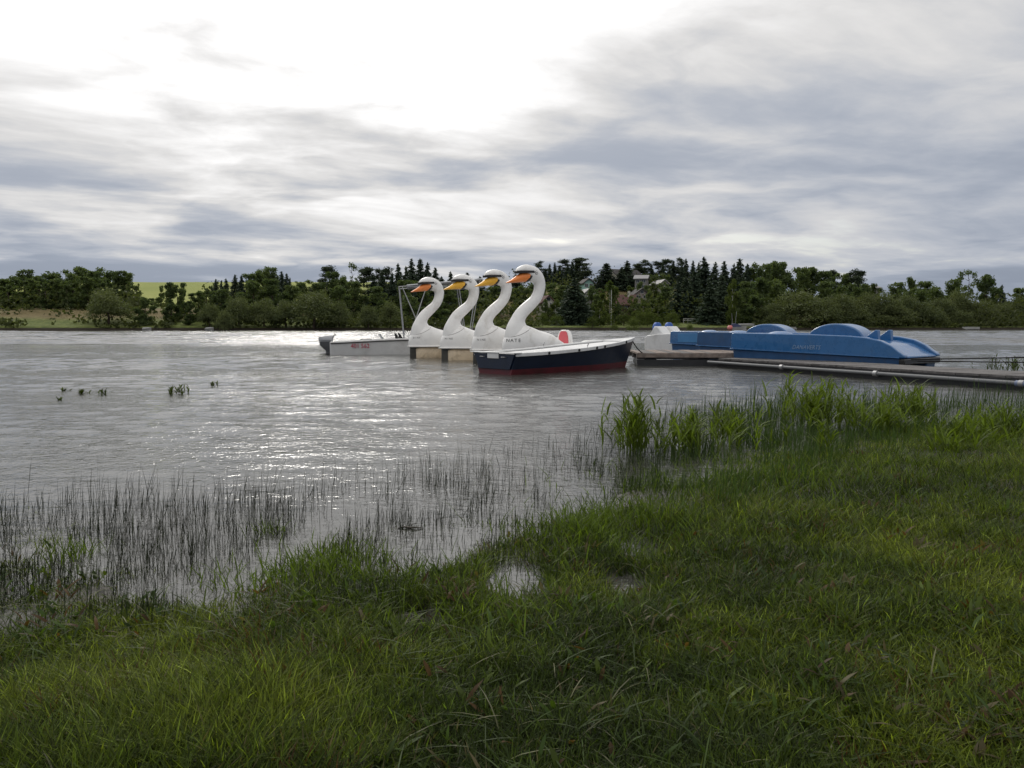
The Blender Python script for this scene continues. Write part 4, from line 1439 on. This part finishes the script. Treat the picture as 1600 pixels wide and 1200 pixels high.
mats_h = {
    'mint': mat('mint_render', (.26, .42, .38), .9, .1, scale=.7), 'white': mat('white_render', (.38, .375, .36), .9, .1, scale=.7),
    'cream': mat('cream_render', (.46, .43, .37), .9, .1, scale=.7), 'pink': mat('pinkish_stone', (.30, .25, .24), .9, .1, scale=.9),
    'stone': mat('grey_stone', (.20, .19, .185), .9, .1, scale=.9), 'timber': mat('dark_timber', (.06, .045, .035), .85, .1, scale=2),
    'frame': mat('pale_frame', (.45, .45, .42), .8, .1), 'dark_roof': mat('dark_roof', (.05, .045, .045), .8, .2, scale=1.5),
    'red_roof': mat('brown_red_roof', (.095, .050, .045), .85, .2, scale=1.5), 'grey_roof': mat('pale_metal_roof', (.22, .215, .215), .6, .3, scale=1.5)}
make_house(920, 451, 214, 15, 9, 6, 8, mats_h['mint'], mats_h['dark_roof'], 'mint green gabled house half hidden beside the very dark spruce', win=2, storeys=1)
make_house(921, 472, 196, 14, 14, 6, 8, mats_h['white'], mats_h['grey_roof'], 'whitish gabled house with railed balcony below the mint green house', win=2, storeys=2, balcony=True)
make_house(955, 442, 236, 32, 11, 9, -62, mats_h['cream'], mats_h['dark_roof'], 'dark roofed house topmost on the slope between two spruces', depth=9, win=2, storeys=1)
make_house(1001, 452, 218, 18, 16, 6, -14, mats_h['stone'], mats_h['grey_roof'], 'tall pale stone house with light roof under the pines', win=2, storeys=2, gable=False)
make_house(1003, 468, 203, 22, 8, 8, 6, mats_h['pink'], mats_h['dark_roof'], 'pinkish stone gabled house below the tall pale house', win=2, storeys=1)
make_house(978, 484, 186, 26, 7, 16, -8, mats_h['timber'], mats_h['red_roof'], 'low cottage with steep brown red roof and white chimney', win=3, storeys=1, chimney=True, gable=False)
make_house(857, 487, 182, 19, 15, 9, 10, mats_h['cream'], mats_h['red_roof'], 'cottage with pale railed balcony seen right of the nearest swan neck', win=2, storeys=2, balcony=True)
make_house(1038, 452, 222, 13, 9, 5, 12, mats_h['white'], mats_h['grey_roof'], 'small whitish house half hidden by trees right of the tall house', win=1, storeys=2)
make_house(1366, 455, 224, 18, 5, 4, 0, mats_h['stone'], mats_h['grey_roof'], 'low pale roofed house peeping over the willows on the right', win=2, storeys=1, gable=False)

# pole, fence and small craft on the far shore
p = at(955, 489, 176)
gz = float(far_z(p.x, p.y))
tag(MB().tube([(p.x, p.y, gz - .3), (p.x, p.y, at(955, 453, 176).z)], [.10, .07], 8).build('utility_pole', mats_h['frame'], None, smooth=True), 'tall pale pole in front of the birch like tree', 'pole')


def make_fence():
    a, b = at(1068, 499, 184), at(1122, 500, 186)
    root = empty('fence', (a.x, a.y, float(far_z(a.x, a.y))), 0, 'long pale rail fence at the foot of the dark wood', 'fence')
    n = 9
    for i in range(n):
        q = a.lerp(b, i / (n - 1))
        zz = float(far_z(q.x, q.y)) - root.location.z
        MB().box(q.x - a.x - .06, q.x - a.x + .06, q.y - a.y - .06, q.y - a.y + .06, zz - .2, zz + 1.15).build('post', mats_h['frame'], root)
        if i < n - 1:
            q2 = a.lerp(b, (i + 1) / (n - 1))
            z2 = float(far_z(q2.x, q2.y)) - root.location.z
            for hz in (.62, 1.0):
                MB().add([(q.x - a.x + .06, q.y - a.y - .03, zz + hz), (q2.x - a.x - .06, q2.y - a.y - .03, z2 + hz), (q2.x - a.x - .06, q2.y - a.y - .03, z2 + hz + .16), (q.x - a.x + .06, q.y - a.y - .03, zz + hz + .16),
                          (q.x - a.x + .06, q.y - a.y + .02, zz + hz), (q2.x - a.x - .06, q2.y - a.y + .02, z2 + hz), (q2.x - a.x - .06, q2.y - a.y + .02, z2 + hz + .16), (q.x - a.x + .06, q.y - a.y + .02, zz + hz + .16)],
                         [(0, 1, 2, 3), (4, 5, 6, 7), (0, 1, 5, 4), (2, 3, 7, 6)]).build('rail', mats_h['frame'], root)


make_fence()


def boat_hull(L, w, h, name, m, root, x0=0):
    rings = []
    for i in range(11):
        t = i / 10
        ww = w / 2 * max(.04, (1 - max(0, (t - .35) / .65) ** 2.2))
        sh = h * (1 + .25 * t * t)
        rings.append([(x0 + L * t, -ww * .7, 0), (x0 + L * t, -ww, sh), (x0 + L * t, -ww * .85, sh), (x0 + L * t, -ww * .6, sh * .5), (x0 + L * t, ww * .6, sh * .5), (x0 + L * t, ww * .85, sh), (x0 + L * t, ww, sh), (x0 + L * t, ww * .7, 0)])
    return MB().loft(rings).build(name, m, root, smooth=True, angle=40)


def dinghy(px, Y, L, rz, label, m, tilt=0):
    x = (px - 800) / FPX * Y
    root = empty('dinghy', (x, Y, max(0.02, float(far_z(x, Y)))), R(rz), label, 'dinghy', 'dinghies on the far shore')
    root.rotation_euler = (R(tilt), 0, R(rz))
    boat_hull(L, 1.3, .5, 'hull', m, root)
    MB().box(.02, .12, -.40, .40, .10, .46).build('transom', m, root)
    MB().box(L * .35, L * .45, -.5, .5, .34, .38).build('thwart', wood, root)
    return root


def make_sailboat():
    Y = float(shore_far(50)) - 1.0
    x = (1141 - 800) / FPX * Y
    root = empty('sailing_boat', (x, Y, -.05), R(12), 'small beached sailing boat with red stern, blue cover and two masts', 'sailboat')
    h = boat_hull(3.6, 1.5, .7, 'hull', mats_h['white'], root)
    MB().loft([[(xx, -w, .55), (xx, -w * .8, zt), (xx, w * .8, zt), (xx, w, .55)] for xx, w, zt in [(.2, .5, 1.3), (.9, .6, 1.45), (1.7, .55, 1.2), (2.3, .4, .95)]]).build('cover', mat('blue_tarpaulin', (.03, .04, .10), .6), root, smooth=True, angle=50)
    MB().ell((-.35, -.3, .55), .62, .5, .55, 14, 8).build('buoy', mat('red_white_buoy', (.62, .16, .14), .5, var=.1, dirt=(.7, .6, .58), dirt_amt=.8, dirt_scale=1.5), root, smooth=True)
    for xx, t, hh in ((.5, -.12, 3.6), (.9, .12, 4.0)):
        MB().tube([(xx, 0, .4), (xx + t * 3, 0, hh)], .035, 6).build('mast', steel, root)


make_sailboat()
Ys = lambda px: 158 / (1 - .2 * (px - 800) / FPX)
dinghy(1154, Ys(1154) + 1.5, 3.4, 6, 'white dinghy pulled up just right of the small sailing boat', mats_h['white'], 8)
dinghy(1243, Ys(1243) - .6, 3.2, 150, 'white dinghy lying below the large pale willow', mats_h['white'], 14)
dinghy(1528, Ys(1528) - .4, 3.6, 165, 'white dinghy on the shore at the far right', mats_h['white'], 14)
dinghy(224, Ys(224) - .5, 1.5, 20, 'tiny pale dinghy below the small dark tree on the left', mats_h['white'], 10)
dinghy(322, Ys(322) - .5, 1.5, 10, 'tiny pale dinghy under the willows right of the field', mats_h['white'], 10)


# ------------------------------------------------------------------ grass, rushes and reeds
def blades(base, L, w, yaw, lean, bend, tint, nseg=3, twist=None, gsag=.45):
    n = len(base)
    dh = np.stack([np.cos(yaw), np.sin(yaw), np.zeros(n)], 1)
    tw = yaw + np.pi / 2 + (0 if twist is None else twist)
    sd = np.stack([np.cos(tw), np.sin(tw), np.zeros(n)], 1)
    vs_ = []
    for k in range(nseg + 1):
        t = k / nseg
        c = base + dh * (L * (lean * t + bend * t * t))[:, None]
        c[:, 2] += L * (t * np.sqrt(np.clip(1 - lean ** 2, .05, 1)) - gsag * bend * t * t)
        wk = (w * (1 - .25 * t if t < .99 else 0) * (.75 + .25 * min(1, t * 3)))[:, None]
        if k < nseg:
            vs_ += [c - sd * wk * .5, c + sd * wk * .5]
        else:
            vs_.append(c)
    m = 2 * nseg + 1
    v = np.stack(vs_, 1).reshape(-1, 3)
    o = (np.arange(n) * m)[:, None]
    f4 = np.concatenate([o + np.array([[2 * k, 2 * k + 1, 2 * k + 3, 2 * k + 2]]) for k in range(nseg - 1)]) if nseg > 1 else np.zeros((0, 4), int)
    f3 = o + np.array([[2 * nseg - 2, 2 * nseg - 1, 2 * nseg]])
    col = np.repeat(tint, m, axis=0)
    return v, f4, f3, col


def join(parts):
    v, f4, f3, c, o = [], [], [], [], 0
    for a, b, d_, e in parts:
        v.append(a); f4.append(b + o); f3.append(d_ + o); c.append(e)
        o += len(a)
    return np.concatenate(v), np.concatenate(f4), np.concatenate(f3), np.concatenate(c)


grass_m = leaf_mat('grass_blade', None, None, trans=.42, rough=.5, attr='tint', spec=.12)
rush_m = leaf_mat('rush_stem', None, None, trans=.15, rough=.45, attr='tint', spec=.15)


def wedge(n, y0, y1, power, r):
    """random ground points in front of the bank, denser close by"""
    t = r.random(n)
    a = 1 - power
    y = (y0 ** a + t * (y1 ** a - y0 ** a)) ** (1 / a)
    x = r.uniform(-1, 1, n) * (.74 * y + .35)
    return x, y


def grass():
    r = np.random.default_rng(99)
    N = 480000
    cxs, cys = wedge(26000, 1.2, 9.6, 1.7, r)            # tussock centres
    k = r.integers(0, len(cxs), N)
    spread = .016 + .05 * r.random(N) * np.clip(cys[k] / 3, .7, 2.5)
    ox, oy = r.normal(size=N) * spread, r.normal(size=N) * spread
    x, y = cxs[k] + ox, cys[k] + oy
    loose = r.random(N) < .35
    xl, yl = wedge(N, 1.25, 9.5, 1.7, r)
    x, y = np.where(loose, xl, x), np.where(loose, yl, y)
    sd = shore_sd(x, y)
    z = near_z(x, y)
    pn = vnoise(x, y, 2.2, 12)
    clump = vnoise(x, y, 5.5, 13)
    pond = np.zeros(N)
    for (a, b, ra, rb) in PUDDLES:
        pond = np.maximum(pond, np.exp(-(((x - a) / ra) ** 2 + ((y - b) / rb) ** 2)))
    cover = sstep((sd + .80 + 1.5 * (clump - .5) + .7 * (pn - .5)) / 1.35) * (1 - .96 * sstep((pond - .25) / .3))
    ok = r.random(N) < cover * np.clip(.5 + .9 * pn, 0, 1)
    out = np.arctan2(oy, ox)
    x, y, z, sd, pn, loose, out = x[ok], y[ok], np.maximum(z[ok], -.03), sd[ok], pn[ok], loose[ok], out[ok]
    n = len(x)
    tall = np.clip((vnoise(x, y, 1.1, 14) - .45) * 2.2, 0, 1)
    right = np.clip((x + .1) / 1.5, 0, 1)
    L = (.030 + .050 * r.random(n) ** 1.4) * (1 + .7 * tall) * (1 + .35 * np.clip((y - 3) / 3, 0, 1))
    L = L * (.62 + .38 * np.clip(sd / .6, 0, 1))
    w = (.0021 + .0018 * r.random(n)) * (1 + .16 * np.clip(y - 2.5, 0, 6))
    yaw = r.uniform(0, 6.283, n) + 0
    wind = vnoise(x, y, .8, 15) * 6.283
    yaw = np.where(loose, np.where(r.random(n) < .4, wind + r.normal(0, .5, n), yaw), out + r.normal(0, .5, n))
    lean = np.clip(.12 + .35 * r.random(n), 0, .9)
    bend = .15 + .75 * r.random(n) ** 1.4
    base = np.stack([x, y, z - .006], 1)
    # colours
    g0, g1, g2 = np.array([.024, .038, .008]), np.array([.058, .086, .012]), np.array([.125, .155, .022])
    f = np.clip(.42 + .12 * right + .7 * (vnoise(x, y, 1.5, 16) - .5) + .7 * (vnoise(x, y, 6, 17) - .5) + r.normal(0, .2, n) + .2 * tall, 0, 1)[:, None]
    c = np.where(f < .5, g0 + (g1 - g0) * f * 2, g1 + (g2 - g1) * (f - .5) * 2)
    c = c * np.exp(r.normal(-.04, .46, n))[:, None]
    dry = r.random(n) < .015 + .04 * np.clip(vnoise(x, y, 2.8, 18) - .55, 0, 1) * 4
    c = np.where(dry[:, None], np.array([.12, .105, .055]) * (.6 + .7 * r.random(n))[:, None], c)
    rust = (vnoise(x, y, 5.0, 19) > .80) & (r.random(n) < .14) & (y < 4.5)
    c = np.where(rust[:, None], np.array([.085, .042, .016]) * (.6 + .7 * r.random(n))[:, None], c)
    nearm = y < 3.6
    parts = []
    for msk, ns in ((nearm, 4), (~nearm, 2)):
        parts.append(blades(base[msk], L[msk], w[msk], yaw[msk], lean[msk], bend[msk], c[msk], ns, r.normal(0, .5, msk.sum())))
    # longer arching blades
    x, y = wedge(8000, 1.25, 8.5, 1.5, r)
    z = near_z(x, y)
    ok = (z > .0) & (vnoise(x, y, 1.7, 25) > .35)
    x, y, z = x[ok], y[ok], z[ok]
    n = len(x)
    c = np.array([.04, .066, .012]) * (.6 + .8 * r.random(n))[:, None]
    pale = r.random(n) < .14
    c = np.where(pale[:, None], np.array([.14, .14, .075]) * (.6 + .8 * r.random(n))[:, None], c)
    parts.append(blades(np.stack([x, y, z], 1), .05 + .10 * r.random(n) ** 1.5, (.0022 + .0018 * r.random(n)) * (1 + .1 * np.clip(y - 2.5, 0, 6)), r.uniform(0, 6.283, n),
                        .2 + .35 * r.random(n), .5 + .75 * r.random(n), c, 5, r.normal(0, .6, n), .62))
    # broad leaves and dead litter low in the sward
    cx_, cy_ = wedge(520, 1.25, 5.5, 1.4, r)
    kk = r.integers(0, len(cx_), 3600)
    x, y = cx_[kk] + r.normal(0, .035, 3600), cy_[kk] + r.normal(0, .035, 3600)
    z = near_z(x, y)
    kind = (np.arange(len(cx_)) % 5)[kk]
    ok = z > -.005
    x, y, z, kind = x[ok], y[ok], z[ok], kind[ok]
    n = len(x)
    pal = np.array([[.050, .085, .014], [.070, .100, .018], [.078, .046, .020], [.085, .072, .034], [.045, .075, .020]])
    c = pal[kind] * (.6 + .8 * r.random(n))[:, None]
    parts.append(blades(np.stack([x, y, z + .012 + .025 * r.random(n)], 1), .022 + .035 * r.random(n), .006 + .008 * r.random(n), r.uniform(0, 6.283, n), .35 + .5 * r.random(n), .2 + .3 * r.random(n), c, 3, r.normal(0, .4, n), .5))
    # bright tufts near the water
    tx = []
    for (qx, qy, nn, rad) in [(470, 905, 420, .16), (540, 880, 220, .12), (940, 820, 420, .18), (890, 850, 300, .15), (420, 830, 60, .05), (110, 870, 80, .06), (690, 930, 240, .18), (760, 985, 240, .2), (960, 840, 700, .2), (1560, 700, 1500, .6), (1180, 760, 1500, .5)]:
        g = ground(qx, qy)
        tx.append(np.stack([g.x + r.normal(0, rad, nn), g.y + r.normal(0, rad, nn)], 1))
    q = np.concatenate(tx)
    n = len(q)
    z = np.maximum(near_z(q[:, 0], q[:, 1]), -.03)
    c = np.array([.090, .135, .016]) * (.45 + .9 * r.random(n))[:, None]
    parts.append(blades(np.stack([q[:, 0], q[:, 1], z], 1), .05 + .085 * r.random(n), .0034 + .0022 * r.random(n), r.uniform(0, 6.283, n), .1 + .3 * r.random(n), .15 + .5 * r.random(n), c, 3, r.normal(0, .5, n)))
    v, f4, f3, c = join(parts)
    o = link('bank_grass', fast_mesh('bank_grass', v, f4, f3, grass_m, True, c))
    tag(o, 'dense dark green grass covering the near bank', 'grass', None, 'stuff')


grass()


def rushes():
    r = np.random.default_rng(123)
    n0 = 150000
    x, y = wedge(n0, 2.3, 11.5, 1.1, r)
    sd = -shore_sd(x, y) / .78                       # distance out from the waterline along y
    u = x / y * FPX + 800
    width = np.interp(u, [-100, 0, 400, 700, 850, 950, 1250, 1450, 1700], [1.6, 1.65, 1.65, 1.95, 2.2, 2.3, 2.6, 2.1, 1.3])
    t = sd / width
    cl = vnoise(x, y, 3.2, 31) * .6 + vnoise(x, y, 8.0, 32) * .5
    p = np.interp(t, [-.5, -.25, 0, .35, .75, 1.0, 1.15], [0, .25, .42, .40, .42, .18, 0])
    p = p * np.clip((cl - .40) * 4.6, .05, 1.1)
    right = np.clip((u - 880) / 260, 0, 1)
    p = p * (1 + .9 * right)
    chan = vnoise(x, y, .9, 34)
    p = p * np.where((chan < .26) & (u < 900), .4, 1)
    ok = r.random(n0) < p
    x, y, sd, t, u, right = x[ok], y[ok], sd[ok], t[ok], u[ok], right[ok]
    n = len(x)
    L = (.06 + .155 * r.random(n) ** .9) * (.55 + .65 * np.clip(t, 0, 1)) * (1 + .45 * right)
    z = np.maximum(near_z(x, y), -.05)
    w = (.0016 + .0012 * r.random(n)) * (1 + .07 * np.clip(y - 3.5, 0, 8))
    yaw = r.normal(R(20), 1.3, n)
    w = w * (1 + .8 * right)
    L = L * (.75 + .5 * r.random(n) ** 2)
    c0 = np.array([.013, .016, .009])
    c1 = np.array([.048, .085, .017])
    g = np.clip(right * .8 + .6 * np.clip(.25 - t, 0, 1) + r.normal(0, .15, n), 0, 1)[:, None]
    c = (c0 + (c1 - c0) * g) * (.7 + .6 * r.random(n))[:, None]
    lean = np.abs(r.normal(0, .12, n))
    bent = r.random(n) < .10
    lean = np.where(bent, .3 + .5 * r.random(n), lean)
    v, f4, f3, c = blades(np.stack([x, y, z], 1), L, w, yaw, lean, .02 + .12 * r.random(n) ** 2, c, 3, r.uniform(-1.2, 1.2, n))
    # floating debris, broken stems lying on the water
    m = 2600
    xx, yy = wedge(m * 3, 2.6, 7.5, 1.05, r)
    s2 = -shore_sd(xx, yy) / .78
    k = (s2 > -.3) & (s2 < 1.0) & (vnoise(xx, yy, 2.4, 36) > .5)
    xx, yy = xx[k], yy[k]
    n2 = len(xx)
    cc = np.array([.022, .021, .012]) * (.5 + .9 * r.random(n2))[:, None]
    p2 = blades(np.stack([xx, yy, np.full(n2, .004)], 1), .012 + .035 * r.random(n2), np.full(n2, .003), r.normal(0, .8, n2) + np.where(r.random(n2) < .5, 0, np.pi), np.full(n2, .98), np.zeros(n2), cc, 2)
    v, f4, f3, c = join([(v, f4, f3, c), p2])
    o = link('rushes', fast_mesh('rushes', v, f4, f3, rush_m, True, c))
    tag(o, 'thin dark rushes standing in the shallow water', 'rushes', None, 'stuff')


rushes()


def reed_clump(px, py, top_py, wpx, nst, label, seed, tone=1.0, name='reed_clump', cat='reeds', group='leafy reed clumps', leaf=.16, z=-.03):
    g = ground(px, py)
    k = g.y / FPX
    H = (py - top_py) * k
    rad = wpx * k / 2
    r = np.random.default_rng(seed)
    root = empty(name, (g.x, g.y, 0), 0, label, cat, group)
    st = np.stack([r.normal(0, rad * .58, nst), r.normal(0, rad * .9, nst), np.full(nst, z)], 1)
    hs = H * (.45 + .55 * r.random(nst) ** .8)
    hs[0] = H
    yaw = r.uniform(0, 6.283, nst)
    ln = np.abs(r.normal(0, .10, nst))
    green = np.array([.112, .160, .024]) * tone
    cst = np.repeat(green[None] * .75, nst, 0)
    v, a, b, c = blades(st, hs, np.full(nst, .0055 * (1 + .05 * g.y)), yaw, ln, .05 + .1 * r.random(nst), cst, 4, r.uniform(-1, 1, nst))
    tag(link('stems', fast_mesh('stems', v, a, b, grass_m, True, c), root), kind='stuff')
    base, L, w, yw, le, be, cc = [], [], [], [], [], [], []
    for i in range(nst):
        nl = int(5 + 4 * r.random())
        for j in range(nl):
            t = .15 + .85 * (j + r.random() * .6) / nl
            base.append(st[i] + np.array([math.cos(yaw[i]) * ln[i] * hs[i] * t, math.sin(yaw[i]) * ln[i] * hs[i] * t, hs[i] * t * .96]))
            L.append(leaf * (.6 + .8 * r.random()) * (1.1 - .4 * t) * (1 + .02 * g.y))
            w.append((.007 + .006 * r.random()) * (1 + .05 * g.y))
            yw.append(r.random() * 6.283)
            le.append(.18 + .45 * r.random())
            be.append(.15 + .5 * r.random())
            cc.append(green * (.4 + .95 * r.random()))
    v, a, b, c = blades(np.array(base), np.array(L), np.array(w), np.array(yw), np.array(le), np.array(be), np.array(cc), 3, r.normal(0, .4, len(L)), .6)
    tag(link('leaves', fast_mesh('leaves', v, a, b, grass_m, True, c), root), kind='stuff')
    return root


reed_clump(992, 706, 606, 60, 46, 'tall yellow green reed clump at the left end of the green reed bed', 1)
reed_clump(1075, 706, 636, 60, 40, 'low bright reed clump just right of the leftmost tall clump', 2)
reed_clump(1140, 692, 630, 80, 34, 'sparse reed clump with broad drooping leaves in mid reed bed', 3)
reed_clump(1285, 668, 586, 100, 80, 'widest tall reed clump below the big blue boat', 4)
reed_clump(1232, 640, 578, 24, 5, 'thin leaning reed shoot left of the widest clump', 5)
reed_clump(1412, 660, 594, 76, 52, 'reed clump with one tall spike below the end of the blue boat', 6)
reed_clump(1290, 712, 640, 26, 7, 'single leafy reed in front of the widest clump', 7)
reed_clump(1372, 676, 628, 66, 34, 'low reed clump between the widest and the spiked clump', 8)
reed_clump(1500, 700, 640, 80, 34, 'bright low reed clump near the right edge', 9)
reed_clump(1562, 682, 624, 76, 44, 'yellow green reed clump at the right edge of the bank', 10)
reed_clump(1475, 715, 668, 50, 14, 'small pale reed tuft in front of the right clumps', 11)
reed_clump(1585, 583, 555, 60, 26, 'dark weed clump beyond the walkway at the right edge', 12, .45, leaf=.12)
reed_clump(1545, 586, 548, 26, 6, 'thin dark weed stalks beyond the walkway', 13, .4, leaf=.08)
for k, (px, py, tp, w_, n_, lab) in enumerate([(103, 611, 604, 9, 4, 'tiny leftmost weed tuft poking out of the open water'), (131, 615, 607, 13, 6, 'small weed tuft second from left in the open water'),
                                               (162, 616, 607, 10, 5, 'small round weed tuft third from left in the open water'), (282, 614, 597, 36, 13, 'largest leafy weed tuft standing alone in the open water'),
                                               (330, 602, 595, 16, 4, 'faint weed tuft right of the largest one in the open water'), (94, 625, 620, 8, 3, 'tiny weed tuft nearest to the left rushes')]):
    reed_clump(px, py, tp, w_, n_, lab, 40 + k, .5, 'water_weed', 'weeds', 'weed tufts in the open water', .065)


def make_stick():
    g = ground(640, 826)
    path = [(-.09, 0, .004), (-.04, .01, .012), (.0, 0, .008), (.05, -.01, .012), (.10, .0, .004)]
    o = MB().tube(path, [.004, .008, .009, .007, .003], 7)
    o.tube([(.0, 0, .008), (.02, .02, .03), (.05, .03, .035)], [.005, .004, .002], 6)
    o = o.build('stick', stick_m, None, smooth=True)
    o.location = (g.x, g.y, 0)
    o.scale = (.6, .6, .6)
    tag(o, 'short dark stick floating among the rushes in the middle', 'stick')


make_stick()
